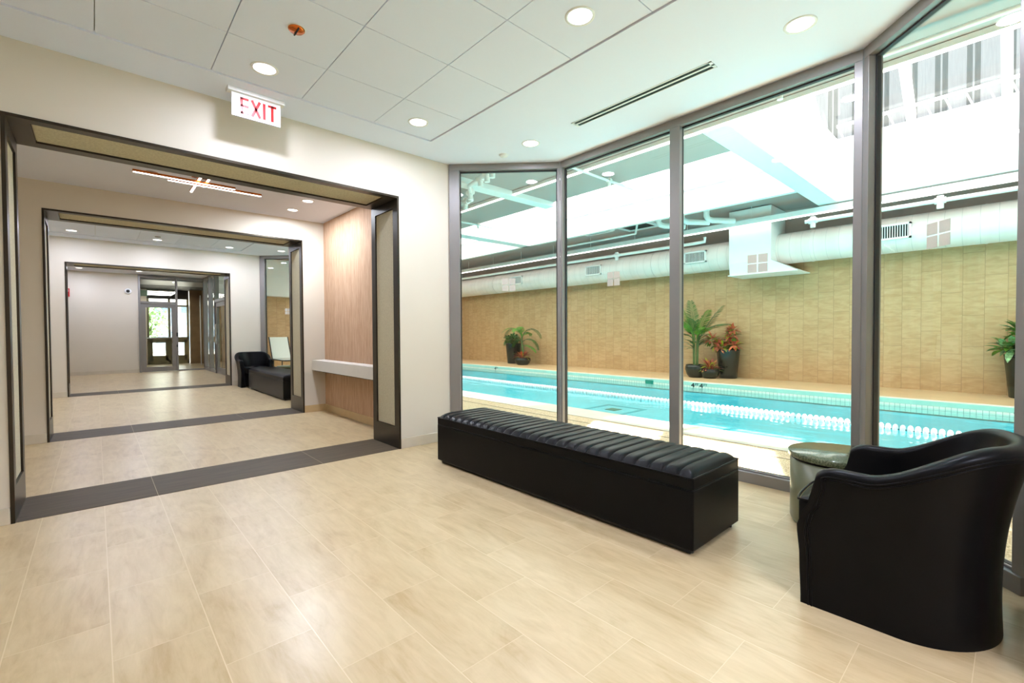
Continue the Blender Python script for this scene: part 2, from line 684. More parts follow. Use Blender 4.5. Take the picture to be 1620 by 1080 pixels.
# floor: one slab following the bays
f = MB()
f.prism([(WL, -3.6), (2.94, -3.6), (2.94, 18.6), (WL, 18.6)], -0.12, 0.0)
for y0, y1 in BAYS.values():
    p = bay_outline(y0, y1)
    f.prism([(2.94, y0 - .02), (3.09, y0 - .02), (3.86, y0 + .72), (3.86, y1 - .865), (2.96, y1), (2.94, y1)], -0.12, 0.0)
struct(f.build('floor', M['floor']), 'beige travertine plank tile floor of the lobby', 'floor')

for i, y in enumerate((YA, YB, YC)):
    b = MB().box(XL + .02, XR - .02, y + .001, y + DP + .03, -0.02, 0.0025)
    struct(b.build('threshold', M['band']), ['dark stone floor strip under the nearest portal', 'dark stone floor strip under the second portal',
                                             'dark stone floor strip under the farthest portal'][i], 'floor strip')

# portal walls
PW = [('near', YA), ('middle', YB), ('far', YC)]
for i, (nm, y) in enumerate(PW):
    w = MB()
    w.box(WL, XL, y, y + DP, 0, 3.16)
    w.box(XR, 2.955 if i != 9 else 2.64, y, y + DP, 0, 3.16)
    w.box(XL, XR, y, y + DP, ZP, 3.16)
    struct(w.build('wall_' + nm, M['wall']), ['beige wall around the nearest portal under the exit sign', 'beige wall around the second portal behind the linear lamp',
                                              'beige wall around the farthest portal'][i], 'wall')
# wall behind the camera
w = MB()
w.box(WL, XL, -.61, -.075, 0, 3.16)
w.box(XR, 3.10, -.61, -.075, 0, 3.16)
w.box(XL, XR, -.61, -.075, ZP, 3.16)
w.box(WL, 3.10, -3.7, -3.6, 0, 3.16)
w.box(2.64, 3.1, -3.6, -.61, 0, 3.16)
struct(w.build('wall_back', M['wall']), 'beige wall with a portal behind the viewpoint', 'wall')
w = MB().box(WL - .1, WL, -3.7, 18.7, 0, 3.16)
struct(w.build('wall_left', M['wall']), 'beige left wall of the lobby', 'wall')
# gallery right wall with grasscloth
w = MB().box(2.64, 2.94, YA + DP, YB, 0, 3.16)
struct(w.build('wall_gallery', M['grasscloth']), 'blush grasscloth wall behind the stone console shelf', 'wall')
# far room walls
w = MB()
w.box(WL, 1.0, 18.5, 18.62, 0, 3.16)
w.box(2.955, 2.97, YC + .3, YC + DP, 0, 3.16)
w.box(2.72, 2.955, YC + DP, 14.9, 0, 3.16)
struct(w.build('wall_end', M['wall']), 'beige end wall beside the glass door at the corridor end', 'wall')


def baseboard(name, segs, mat, label):
    m = MB()
    for a, b in segs:
        m.obox(a, b, 0, 0.012, 0, 0.105)
    struct(m.build(name, mat, bevel=0.002), label, 'baseboard')


baseboard('baseboard_near', [((2.93, YA), (XR + .001, YA)), ((XL - .001, YA), (WL, YA))][::1], M['base'], 'stone baseboard either side of the nearest portal')
baseboard('baseboard_middle', [((2.64, YB), (XR + .001, YB)), ((2.64, YA + DP), (2.64, YB))], M['base_warm'], 'warm stone baseboard in the gallery below the console')
baseboard('baseboard_left', [((XL - .001, YB), (WL, YB))], M['base'], 'stone baseboard left of the second portal')
baseboard('baseboard_far', [((2.93, YC), (XR + .001, YC)), ((XL - .001, YC), (WL, YC))], M['base'], 'stone baseboard either side of the farthest portal')
baseboard('baseboard_end', [((1.0, 18.5), (WL, 18.5))], M['base'], 'stone baseboard on the end wall left of the glass door')


# portal linings: dark bronze frame with recessed woven panels
def portal(idx, y, label):
    root = struct(empty('trim_%d' % idx, ((XL + XR) / 2, y, 0)), label, 'portal frame')
    hw = (XR - XL) / 2
    t = 0.02
    fr = MB()
    for s in (-1, 1):
        a, b = sorted((s * hw, s * (hw - t)))
        fr.box(a, b, -.008, .088, 0, ZP)
        fr.box(a, b, DP - .085, DP + .008, 0, ZP)
        fr.box(a, b, .088, DP - .085, 0, .222)
        fr.box(a, b, .088, DP - .085, 2.49, ZP)
    z0, z1 = ZP - t, ZP
    e = 0.125
    fr.box(-hw + t, hw - t, -.008, .075, z0, z1)
    fr.box(-hw + t, hw - t, DP - .10, DP + .008, z0, z1)
    fr.box(-hw + t, -hw + e, .075, DP - .10, z0, z1)
    fr.box(hw - e, hw - t, .075, DP - .10, z0, z1)
    fr.build('bronze_frame', M['bronze'], root)
    for s in (-1, 1):
        a, b = sorted((s * (hw - .001), s * (hw - .007)))
        MB().box(a, b, .094, DP - .091, .229, 2.483).build('fabric_panel', M['fabric'], root)
    MB().box(-hw + e + .006, hw - e - .006, .081, DP - .106, ZP - .007, ZP - .001).build('fabric_panel', M['fabric'], root)
    return root


portal(1, YA, 'dark bronze portal frame with woven panels, nearest one')
portal(2, YB, 'dark bronze portal frame with woven panels, second one behind the linear lamp')
portal(3, YC, 'dark bronze portal frame with woven panels, farthest one')


# ceilings
def bay_ceiling(name, y0, y1, label, tx0=-1.0, ylo=0.40, yhi=0.40):
    root = struct(empty(name, (0, 0, 0)), label, 'ceiling')
    a, b = y0 + ylo, y1 - yhi
    g = MB()
    o = bay_outline(y0, y1)
    g.prism([(2.465, y0 - .05), (o[3][0] + .02, y0 - .05), (3.90, y0 + .70), (3.90, y1 - .85), (o[0][0] + .06, y1), (2.465, y1)], ZC, ZC + .08)
    g.box(WL, 2.465, b, y1, ZC, ZC + .08)
    g.box(WL, 2.465, y0 - .05, a, ZC, ZC + .08)
    g.box(WL, tx0, a, b, ZC, ZC + .08)
    g.build('plasterboard_border', M['ceil'], root)
    MB().box(tx0, 2.465, a, b, ZC + .024, ZC + .05).build('tile_grid', M['grid'], root)
    t = MB()
    xs = [2.462]
    while xs[-1] > tx0 + .02:
        xs.append(max(tx0 + .003, xs[-1] - .614 if len(xs) > 1 else 1.868))
    ys = [b - .003]
    while ys[-1] > a + .02:
        ys.append(max(a + .003, (b - .555) if len(ys) == 1 else ys[-1] - .622))
    for i in range(len(xs) - 1):
        for j in range(len(ys) - 1):
            t.box(xs[i + 1] + .0025, xs[i] - .0025, ys[j + 1] + .0025, ys[j] - .0025, ZC + .010, ZC + .03)
    t.build('ceiling_panel', M['ceil_tile'], root, bevel=0.0015)
    return root


bay_ceiling('ceiling', BAYS['near'][0], YA, 'white tiled ceiling over the seating by the pool window')
bay_ceiling('ceiling_far', BAYS['far'][0], YC, 'white tiled ceiling over the second seating area')
c = MB().box(WL, 2.64, YA + DP - .001, YB + .001, ZG, ZG + .2)
struct(c.build('ceiling_gallery', M['ceil']), 'plain white gallery ceiling carrying the linear lamp', 'ceiling')
c = MB().box(WL, 3.0, YC + DP, 18.62, ZC, ZC + .1)
struct(c.build('ceiling_end', M['ceil']), 'plain white ceiling of the end room before the glass door', 'ceiling')
c = MB().box(WL, 2.7, -3.6, -.61, ZG, ZG + .2)
struct(c.build('ceiling_back', M['ceil']), 'plain white ceiling behind the viewpoint', 'ceiling')
c = MB()
c.box(WL - .1, 2.96, -3.7, 18.7, 3.17, 3.3)
for y0, y1 in BAYS.values():
    c.prism([(2.95, y0 - .05), (3.12, y0 - .05), (3.95, y0 + .70), (3.95, y1 - .85), (3.02, y1), (2.95, y1)], 3.17, 3.3)
struct(c.build('roof', M['ceil']), 'roof slab over the lobby', 'roof')


# window walls
def window_run(idx, a, b, cuts, label, end0=.07, end1=.07):
    """glazed run from a to b seen from inside; cuts = distances of the mullion centres"""
    root = struct(empty('window_%d' % idx, (0, 0, 0)), label, 'window')
    L = math.hypot(b[0] - a[0], b[1] - a[1])
    ux, uy = (b[0] - a[0]) / L, (b[1] - a[1]) / L
    P = lambda s: (a[0] + ux * s, a[1] + uy * s)
    # outward = left normal of a->b (runs are listed clockwise seen from inside)
    MB().obox(P(0), P(L), 0, .10, ZC - .07, ZC + .02).build('head_rail', M['alu'], root, bevel=.003)
    sl = MB()
    sl.obox(P(0), P(L), -.012, .10, 0, .085)
    sl.obox(P(0), P(L), .02, .036, .085, .097)
    sl.build('sill_rail', M['alu'], root, bevel=.003)
    edges = [(0, end0)] + [(c - .048, c + .048) for c in cuts] + [(L - end1, L)]
    for i, (s0, s1) in enumerate(edges):
        m = MB()
        m.obox(P(s0), P(s1), 0, .045, .085, ZC - .07)
        m.obox(P(s0 + .012), P(s1 - .012), .045, .10, .085, ZC - .07)
        m.build('mullion', M['alu'], root, bevel=.003)
    gk = MB()
    for i in range(len(edges) - 1):
        s0, s1 = edges[i][1], edges[i + 1][0]
        if i > 0:
            s0 -= .012
        if i < len(edges) - 2:
            s1 += .012
        gk.obox(P(s0), P(s0 + .009), .046, .074, .09, ZC - .075)
        gk.obox(P(s1 - .009), P(s1), .046, .074, .09, ZC - .075)
        gk.obox(P(s0), P(s1), .046, .074, ZC - .082, ZC - .07)
        gk.obox(P(s0), P(s1), .046, .074, .085, .094)
    gk.build('gasket', M['gasket'], root)
    for i in range(len(edges) - 1):
        s0, s1 = edges[i][1], edges[i + 1][0]
        pane = MB().obox(P(s0 + .004), P(s1 - .004), .055, .065, .09, ZC - .075).build('pane', M['glass'], root)
        c = (s0 + s1) / 2
        d = MB()
        for k in (-1, 1):
            for z in (1.664, 1.738):
                q = sorted((c + k * .006, c + k * .074))
                d.obox(P(q[0]), P(q[1]), .0525, .0545, z, z + .066)
        d.build('decal', M['decal'], pane)
    return root


def corner_post(idx, p, label, ang):
    m = MB()
    m.prism([(p[0] + math.cos(ang + k) * .045, p[1] + math.sin(ang + k) * .045) for k in (0.785, 2.356, 3.927, 5.498)], 0, ZC)
    o = m.build('trim_%d' % idx, M['alu'], bevel=.004)
    return struct(o, label, 'window post')


wi = 0
for nm, (y0, y1) in BAYS.items():
    o = bay_outline(y0, y1)
    words = 'beside the long bench' if nm == 'near' else 'of the second seating area'
    wi += 1
    window_run(wi, o[0], o[1], [], 'narrow slanted floor to ceiling pane next to the wall %s' % words, .115, .03)
    wi += 1
    window_run(wi, o[1], o[2], [1.35] if nm == 'near' else [1.37], 'two wide floor to ceiling panes %s' % words, .03, .05)
    wi += 1
    window_run(wi, o[2], o[3], [], 'slanted floor to ceiling pane %s' % (
        'behind the round table and near armchair' if nm == 'near' else 'of the second seating area nearest the gallery'), .05, .055)

# ---------------------------------------------------------------- pool hall
XW = 12.75
DZ = -0.04
YE = 18.7
YS = -6.0
XP0, XP1 = 5.81, 10.80
YP0, YP1 = -5.0, 14.9
PB = -0.62
S1, S2 = 6.01, 7.10
ZS = 3.9
YX0, YX1 = 2.58, 2.93                  # the cross beam

d = MB()
d.box(2.9, 5.24, YS, YE, -.3, DZ)
d.box(5.24, XP0, YS, YP0, -.3, DZ)
d.box(5.24, XP0, YP1, YE, -.3, DZ)
struct(d.build('floor_deck', M['gravel']), 'exposed aggregate pool deck outside the window', 'floor')
d = MB()
d.box(5.25, XP0, YP0, YP1, -.3, DZ + .002)
d.box(XP1, XP1 + .13, YP0, YP1, -.3, DZ + .012)
d.box(XP0, XP1, YP1, YP1 + .4, -.3, DZ + .002)
struct(d.build('coping', M['coping'], bevel=.008), 'pale stone coping around the lap pool', 'pool edge')
d = MB()
d.box(XP1 + .13, XW, YS, YE, -.3, DZ)
d.box(XP0, XP1 + .13, YP1 + .4, YE, -.3, DZ)
d.box(XP0, XP1 + .13, YS, YP0, -.3, DZ)
struct(d.build('floor_far_deck', M['deck_tan']), 'tan deck between the pool and the tiled wall', 'floor')
j = MB()
for x, wd in ((5.243, .012), (4.93, .02)):
    j.box(x, x + wd, YS, YE, DZ - .01, DZ + .0025)
struct(j.build('deck_joint', M['wood']), 'dark joints in the deck along the pool', 'floor')
b = MB()
b.box(XP0 - .1, XP1 + .1, YP0 - .1, YP1 + .1, PB - .1, PB)
b.box(XP0 - .12, XP0, YP0, YP1, PB, -.05)
b.box(XP1, XP1 + .12, YP0, YP1, PB, -.27)
b.box(XP0, XP1, YP0 - .12, YP0, PB, -.05)
b.box(XP0, XP1, YP1, YP1 + .12, PB, -.2)
struct(b.build('pool_basin', M['aqua']), 'aqua basin of the lap pool', 'pool')
struct(MB().box(XP1 - .004, XP1 + .12, YP0, YP1, -.12, -.045).build('gutter', M['mint']), 'mint gutter along the far pool edge', 'pool edge')
struct(MB().box(XP1 - .006, XP1 + .12, YP0, YP1, -.27, -.12).build('waterline_tile', M['pool_tile']), 'white waterline tiles along the far pool edge', 'pool edge')
w = MB().add([(XP0, YP0, -.165), (XP1, YP0, -.165), (XP1, YP1, -.165), (XP0, YP1, -.165)], [(0, 1, 2, 3)])
tag(w.build('pool_water', M['water']), 'clear turquoise water of the lap pool', 'water', None, 'stuff')
# drain target on the basin floor
dr = thing('pool_drain', 'teal square drain marking on the pool floor below the lane rope', 'drain', (8.95, 6.35, PB))
m = MB()
for s in (-1, 1):
    m.box(-.55, .55, s * .5 - .05, s * .5 + .05, 0.001, .006)
    m.box(s * .5 - .05, s * .5 + .05, -.45, .45, 0.001, .006)
m.build('painted_border', M['aqua_dark'], dr)
MB().box(-.14, .14, -.14, .14, .001, .012).build('grate', M['skimmer'], dr, bevel=.004)
# skimmer opening and depth marks on the waterline
sk = MB().box(XP1 - .012, XP1 + .02, 6.40, 6.64, -.175, -.075).build('skimmer', M['skimmer'], bevel=.004)
tag(sk, 'green skimmer opening in the far pool edge', 'skimmer')


def depth_mark(y, label):
    """4 FT painted on the waterline tile, seen from the lobby (reads towards -y)"""
    r = thing('depth_marker', label, 'depth marker', (XP1 - .007, y, -.163), 0, 'depth markers on the waterline')
    m = MB()

    def stroke(a, b, w):
        (ya, za), (yb, zb) = a, b
        L = math.hypot(yb - ya, zb - za)
        ny, nz = -(zb - za) / L * w / 2, (yb - ya) / L * w / 2
        q = [(ya + ny, za + nz), (yb + ny, zb + nz), (yb - ny, zb - nz), (ya - ny, za - nz)]
        v = [(x, -u, z) for x in (-.004, 0) for u, z in q]
        m.add(v, [(0, 1, 2, 3), (7, 6, 5, 4), (0, 4, 5, 1), (1, 5, 6, 2), (2, 6, 7, 3), (3, 7, 4, 0)])
    stroke((.055, 0), (.055, .1), .022)
    stroke((-.01, .036), (.075, .036), .02)
    stroke((-.005, .036), (.055, .1), .02)
    for o, parts in ((.10, 'F'), (.155, 'T')):
        if parts == 'F':
            stroke((o, .05), (o, .1), .01)
            stroke((o, .096), (o + .03, .096), .009)
            stroke((o, .074), (o + .024, .074), .009)
        else:
            stroke((o, .05), (o, .1), .01)
            stroke((o - .02, .096), (o + .02, .096), .009)
    m.build('lettering', M['ink'], r)


for y, lb in ((5.36, 'black 4 FT depth mark on pool edge below the red potted plants, left of two'),
              (5.15, 'black 4 FT depth mark on pool edge below the tall red planter, right of two'),
              (12.85, 'black 4 FT depth mark on pool edge below the distant potted palm'),
              (0.02, 'black 4 FT depth mark on pool edge at the right window post')):
    depth_mark(y, lb)

# lane rope
lr = thing('lane_rope', 'white float lane rope down the middle of the pool', 'lane rope', (8.1, 7.0, -.152))
MB().tube([(0, YP0 - 7, 0), (0, 7.9, 0)], .012, 6).build('cable', M['rope'], lr)
fl = MB().lathe([(.015, -.026), (.05, -.026), (.066, -.014), (.07, 0), (.066, .014), (.05, .026), (.015, .026)], 14, axis=1)
f0 = fl.build('float', M['float'], lr, (0, -6.9, 0))
y = -6.9
for i in range(1, 100):
    c = f0.copy()
    COL.objects.link(c)
    y += .078
    c.location = (0, y, 0)
m = MB()
while y < 7.7:
    y += .078
    m.lathe([(.015, -.026), (.05, -.026), (.066, -.014), (.07, 0), (.066, .014), (.05, .026), (.015, .026)], 10, (0, y, 0), axis=1)
o = m.build('distant_floats', M['float'], lr)
o['kind'] = 'stuff'

# walls of the pool hall
struct(MB().box(XW, XW + .2, YS, YE, -.3, 4.3).build('wall_pool', M['pool_tan']), 'tan tiled wall behind the lap pool', 'wall')
struct(MB().box(2.9, XW, YE, YE + .2, -.3, 4.3).build('wall_pool_end', M['pool_tan_end']), 'tan tiled end wall of the pool hall', 'wall')
w = MB()
w.box(2.9, XW + .2, YS - .2, YS, -.3, 4.3)
w.box(2.9, 2.96, YS, -.05, -.3, 4.0)
w.box(2.9, 2.96, YC + .2, YE, 3.07, 4.0)
w.box(2.9, 2.94, -.05, YC + .3, 3.3, 4.0)
w.box(2.945, 2.965, YA + .02, YB + DP - .02, -.3, 4.0)
w.box(3.0, 12.0, YE - .5, YE - .01, 2.56, 3.89)
struct(w.build('wall_pool_side', M['steel']), 'white lobby side walls of the pool hall', 'wall')

# soffit and steel ceiling
s = MB()
s.box(2.9, S1, YS, YX1, ZS, ZS + .25)
s.box(2.9, S2, YX1, YE, ZS, ZS + .25)
struct(s.build('ceiling_soffit', M['soffit']), 'grey green soffit along the window side of the pool hall', 'ceiling')
s = MB()
s.box(S2, 10.07, 16.6, YE, ZS, ZS + .25)
s.box(10.2, XW, YX1, YE, ZS + .28, ZS + .5)
s.box(11.7, XW, YS, YX1, ZS + .12, ZS + .5)
s.box(XW - .02, XW + .05, YS, YE - .5, 3.35, ZS + .3)
struct(s.build('ceiling_service', M['soffit']), 'grey green service ceiling above the white duct', 'ceiling')
s = MB()
s.box(S1, 11.7, YX0, YX1, ZS, 4.59)
s.box(S2, 10.2, 10.3, 10.7, ZS, 4.9)
struct(s.build('beam_cross', M['steel'], bevel=.01), 'white cross beams between the pool skylights', 'beam')
s = MB()
s.box(10.07, 10.2, YX1, 16.6, ZS, 5.1)
s.box(11.56, 11.7, YS, YX0, ZS, 5.2)
s.box(10.0, 10.2, YX1, 16.6, 4.42, 4.46)
s.box(S1 - .12, S1 + .002, YS, YX0, ZS + .2, 5.2)
s.box(S2 - .12, S2 + .002, YX1, 16.6, ZS + .2, 5.1)
s.box(S1, 11.7, YS - .1, YS, ZS, 8)
s.box(S2, 10.2, 16.6, 16.75, ZS, 5.1)
s.box(S2 - .1, 11.7, YX0, YX1, 4.59, 5.2)
struct(s.build('beam_curb', M['steel'], bevel=.008), 'tall white skylight curbs over the pool', 'beam')

# near skylight: gabled glazing on rafters
sky = struct(empty('window_7', (0, 0, 0)), 'glazed gable skylight over the near end of the pool', 'skylight')
ZB, ZR, XM = 5.2, 7.35, 8.78
ry = [1.42 + 1.25 * k for k in range(-6, 1)]
for y in ry:
    m = MB()
    for x0, x1 in ((11.6, XM), (S1 - .06, XM)):
        dx, dz = x1 - x0, ZR - ZB
        L = math.hypot(dx, dz)
        nx, nz = -dz / L, dx / L
        if nz < 0:
            nx, nz = -nx, -nz
        h = .16
        v = []
        for yy in (y - .07, y + .07):
            v += [(x0, yy, ZB), (x1, yy, ZR), (x1 + nx * h, yy, ZR + nz * h), (x0 + nx * h, yy, ZB + nz * h)]
        m.add(v, [(0, 1, 2, 3), (7, 6, 5, 4), (0, 4, 5, 1), (1, 5, 6, 2), (2, 6, 7, 3), (3, 7, 4, 0)])
    m.build('rafter', M['steel'], sky)
m = MB()
m.box(XM - .08, XM + .08, YS, YX0 + .2, ZR - .05, ZR + .15)
m.build('ridge_beam', M['steel'], sky)
m = MB()
for x0 in (11.66, S1 - .12):
    dx, dz = XM - x0, ZR - ZB
    L = math.hypot(dx, dz)
    nx, nz = -dz / L * math.copysign(1, dx), abs(dx) / L
    o = .18
    m.add([(x0 + nx * o, YS, ZB + nz * o), (XM + nx * o, YS, ZR + nz * o), (XM + nx * o, YX0 + .3, ZR + nz * o), (x0 + nx * o, YX0 + .3, ZB + nz * o)], [(0, 1, 2, 3)])
m.build('skylight_glass', M['glass_clear'], sky)
m = MB().add([(S1, YX0 + .2, ZB), (11.66, YX0 + .2, ZB), (XM, YX0 + .2, ZR)], [(0, 1, 2)])
m.add([(S1, YX0 + .3, ZB), (11.66, YX0 + .3, ZB), (XM, YX0 + .3, ZR)], [(2, 1, 0)])
m.build('gable_end', M['steel'], sky)
rl = MB()
rl.tube([(11.5, YS, 5.44), (11.5, YX0, 5.44)], .035, 8)
for k in range(31):
    y = YX0 - .1 - .27 * k
    rl.tube([(11.53, y, 5.2), (11.5, y + .08, 5.42)], .016, 6)
rl.build('rail_truss', M['steel'], sky)
# second skylight: flat panels, their frosting added to diffuse the sun
sk2 = struct(empty('window_8', (0, 0, 0)), 'flat skylight over the far end of the pool, frosting added to diffuse the sun', 'skylight')
MB().box(S2 - .1, 10.2, YX1, 16.7, 5.1, 5.12).build('skylight_glass', M['frosted'], sk2)
m = MB()
for k in range(10):
    y = 4.1 + 1.35 * k
    m.box(S2, 10.07, y - .06, y + .06, 4.95, 5.09)
m.build('rafters', M['steel'], sk2)

# tower and parapet seen through the skylight
struct(MB().box(26, 32, -30, 30, -.3, 30).build('tower_facade', M['stripes']), 'grey striped tower seen through the skylight', 'building')
struct(MB().box(16, 16.4, -25, 30, -.3, 6.3).build('parapet', M['facade_white']), 'white parapet seen through the skylight', 'building')

# round duct on the far wall
XD, ZD, RD = 12.36, 3.18, .365
du = thing('air_duct', 'large round white air duct along the tan pool wall', 'duct', (XD, 6, ZD))
MB().tube([(0, YS - 6 + .01, 0), (0, YE - 6 - .52, 0)], RD, 40).build('duct_pipe', M['duct'], du)
for y in (-2.2, .4, 3.2, 7.2, 10.8, 14.4):
    MB().tube([(0, y - 6, 0), (0, y - 6 + .03, 0)], RD + .008, 40).build('seam_band', M['duct'], du)
for k, yc in enumerate((1.75, 5.87, 9.28, 12.95)):
    g = MB()
    a, b, z0, z1 = yc - 6 - .31, yc - 6 + .31, -.14, .17
    xf = -RD - .03
    g.box(xf, -RD + .1, a, a + .035, z0, z1)
    g.box(xf, -RD + .1, b - .035, b, z0, z1)
    g.box(xf, -RD + .1, a, b, z1 - .035, z1)
    g.box(xf, -RD + .1, a, b, z0, z0 + .035)
    fr = g.build('grille_frame', M['steel'], du)
    MB().box(xf + .025, -RD + .08, a + .03, b - .03, z0 + .03, z1 - .03).build('grille_cavity', M['dark_vent'], fr)
    s = MB()
    for q in range(14):
        yy = a + .05 + q * .04
        s.box(xf + .004, xf + .02, yy - .006, yy + .006, z0 + .03, z1 - .03)
    s.build('grille_slats', M['steel'], fr)
# plenum box
pl = thing('plenum_box', 'square white plenum box hanging over the round duct', 'plenum box', (12.1, 4.38, 2.6))
m = MB()
m.box(-.38, .6, -.48, .48, .27, 1.55)
m.build('riser', M['steel'], pl, bevel=.006)
m = MB()
v = [(-.38, -.48, .27), (.6, -.48, .27), (.6, .48, .27), (-.38, .48, .27), (-.28, -.98, .0), (.6, -.98, .0), (.6, .5, .0), (-.28, .5, .0)]
m.add(v, [(0, 1, 5, 4), (1, 2, 6, 5), (2, 3, 7, 6), (3, 0, 4, 7), (4, 5, 6, 7), (3, 2, 1, 0)])
m.build('flared_hood', M['steel'], pl)
MB().box(-.33, .6, -1.02, .53, -.025, 0).build('flange', M['steel'], pl, bevel=.004)


# linear lamps
def linear_lamp(name, x, z, y0, y1, w, h, label, hang, hang_far):
    r = thing(name, label, 'linear lamp', (x, (y0 + y1) / 2, z))
    L = (y1 - y0) / 2
    MB().box(-w / 2, w / 2, -L, L, .012, h).build('housing', M['steel'], r, bevel=.003)
    MB().box(-w / 2 + .006, w / 2 - .006, -L + .01, L - .01, 0, .012).build('diffuser', M['strip_glow'], r)
    k = -L + .4
    while k < L:
        yw = (y0 + y1) / 2 + k
        MB().tube([(0, k, h - .002), (0, k, hang if yw < YX1 else hang_far)], .006, 6).build('suspension_rod', M['steel'], r)
        k += 1.6


linear_lamp('linear_lamp', S1 - .05, ZS - .077, YS + .3, YE - .6, .07, .07, 'long thin glowing linear lamp on the soffit edge above the near pool side', .075, .075)
linear_lamp('linear_lamp', 11.63, 3.735, YS + .3, YE - .6, .13, .13, 'long white linear lamp hanging in front of the round duct', .165, .43)


# pipes
def pipe(label, pts, r, n=10, fittings=()):
    t = thing('sprinkler_pipe', label, 'pipe', pts[0])
    o = Vector(pts[0])
    MB().tube([Vector(p) - o for p in pts], r, n).build('pipe_run', M['steel'], t)
    for q in fittings:
        c = Vector(q) - o
        m = MB()
        m.tube([c + Vector((0, 0, -r * 3.6)), c + Vector((0, 0, r * 2.2))], r * 1.3, 8)
        m.tube([c + Vector((0, -r * 2, 0)), c + Vector((0, r * 2, 0))], r * 1.5, 8)
        m.build('sprinkler_head', M['steel'], t)


pipe('white sprinkler pipe under the soffit close to the window', [(5.5, YS + .05, 3.775), (5.5, 2.4, 3.775)], .024, 10, [(5.5, 1.75, 3.775), (5.5, -1.2, 3.775)])
pipe('white pipe under the linear lamp right of the square plenum box', [(11.7, YS + .05, 3.614), (11.7, 3.2, 3.614)], .04, 10, [(11.7, 1.0, 3.614), (11.7, 3.05, 3.614)])
pipe('white pipe under the linear lamp left of the square plenum box', [(11.45, 5.35, 3.58), (11.45, 5.35, 3.47), (11.45, 5.6, 3.46), (11.45, YE - .6, 3.46)], .04, 10, [(11.45, 8.0, 3.46)])
pipe('thin white branch pipe crossing below the grey soffit', [(3.9, 4.76, 3.8), (7.3, 4.76, 3.8)], .022, 8, [(6.6, 4.76, 3.8)])
pipe('thin white branch pipe far along the grey soffit', [(4.2, 8.8, 3.8), (7.4, 8.8, 3.8)], .022, 8, [(6.9, 8.8, 3.8)])
pipe('white pipe with an elbow in front of the dark ceiling hatches', [(10.9, 9.6, 3.86), (10.9, 7.4, 3.86), (10.9, 7.0, 3.86), (10.9, 6.95, 4.15)], .03, 8)
for i, (a, lb) in enumerate((((10.7, 6.2), 'white bent drain pipe left of the ceiling pipe pair'), ((10.75, 5.6), 'white curved pipe, left one of the pair near the plenum box'),
                             ((11.05, 5.12), 'white curved pipe, right one of the pair near the plenum box'))):
    x, y = a
    pipe(lb, [(x, y, 4.17), (x, y, 4.0), (x + .04, y - .03, 3.93), (x + .12, y - .1, 3.9), (x + .28, y - .3, 3.88), (x + .45, y - .48, 3.87)], .07, 12)
pipe('white pipe with a cluster of valves at the top of the narrow first pane', [(4.45, 5.15, 3.70), (4.62, 5.66, 3.70), (4.75, 6.3, 3.70), (5.3, 6.95, 3.70), (5.3, 8.5, 3.70)], .035, 10,
     [(4.55, 5.45, 3.70), (4.62, 5.66, 3.70), (4.68, 5.9, 3.70), (5.0, 6.6, 3.70), (5.3, 7.15, 3.70)])
hb = MB().box(4.0, S2, 6.5, 6.75, ZS - .1, ZS).build('soffit_beam', M['steel'], bevel=.006)
struct(hb, 'white beam crossing under the grey soffit', 'beam')
for (x, y, lb) in ((10.85, 8.4, 'dark square opening in the service ceiling, left one'), (11.3, 7.2, 'dark square opening in the service ceiling, right one')):
    h = thing('ceiling_hatch', lb, 'hatch', (x, y, 4.18))
    m = MB()
    for a in (-1, 1):
        m.box(-.36, .36, a * .46 - .04, a * .46 + .04, -.05, 0)
        m.box(a * .36 - .04, a * .36 + .04, -.42, .42, -.05, 0)
    m.build('hatch_frame', M['steel'], h)
    MB().box(-.34, .34, -.43, .43, -.02, -.002).build('hatch_cavity', M['dark_vent'], h)

# ---------------------------------------------------------------- plants


def leaf(m, base, d, up, L, W, droop=0.3, seg=4):
    """one curved pointed leaf"""
    d = Vector(d).normalized()
    side = d.cross(Vector(up))
    if side.length < 1e-3:
        side = d.cross(Vector((1, 0, 0)))
    side.normalize()
    n = side.cross(d).normalized()
    rows = []
    for i in range(seg + 1):
        t = i / seg
        w = W * (math.sin(math.pi * min(1, (t * .92 + .08))) ** .8) * .5
        c = Vector(base) + d * (L * t) + n * (-droop * L * t * t) 
        rows.append([c - side * w + n * w * .35, c, c + side * w + n * w * .35])
    m.grid(rows)


def frond(m, base, az, L, elev, droop, leaflets, ll, lw):
    """arching palm frond"""
    pts = []
    p = Vector(base)
    e = elev
    n = 14
    dirh = Vector((math.cos(az), math.sin(az), 0))
    for i in range(n + 1):
        pts.append(p.copy())
        p = p + (dirh * math.cos(e) + Vector((0, 0, math.sin(e)))) * (L / n)
        e -= droop / n
    m.tube(pts, .012, 5, radii=[.014 * (1 - .8 * i / n) for i in range(n + 1)])
    for k in range(leaflets):
        t = .18 + .82 * k / (leaflets - 1)
        i = min(n - 1, int(t * n))
        fr = t * n - i
        q = pts[i].lerp(pts[i + 1], fr)
        tan = (pts[i + 1] - pts[i]).normalized()
        sd = tan.cross(Vector((0, 0, 1)))
        if sd.length < .05:
            sd = dirh.cross(Vector((0, 0, 1)))
        sd.normalize()
        up = sd.cross(tan).normalized()
        l = ll * (math.sin(math.pi * (.12 + .82 * t)) ** .6)
        for s in (-1, 1):
            dd = (sd * s * .8 + tan * .62 + up * .1 + Vector((0, 0, -.22)) + Vector((random.uniform(-.06, .06),) * 3))
            leaf(m, q, dd, up, l, lw, .18, 3)


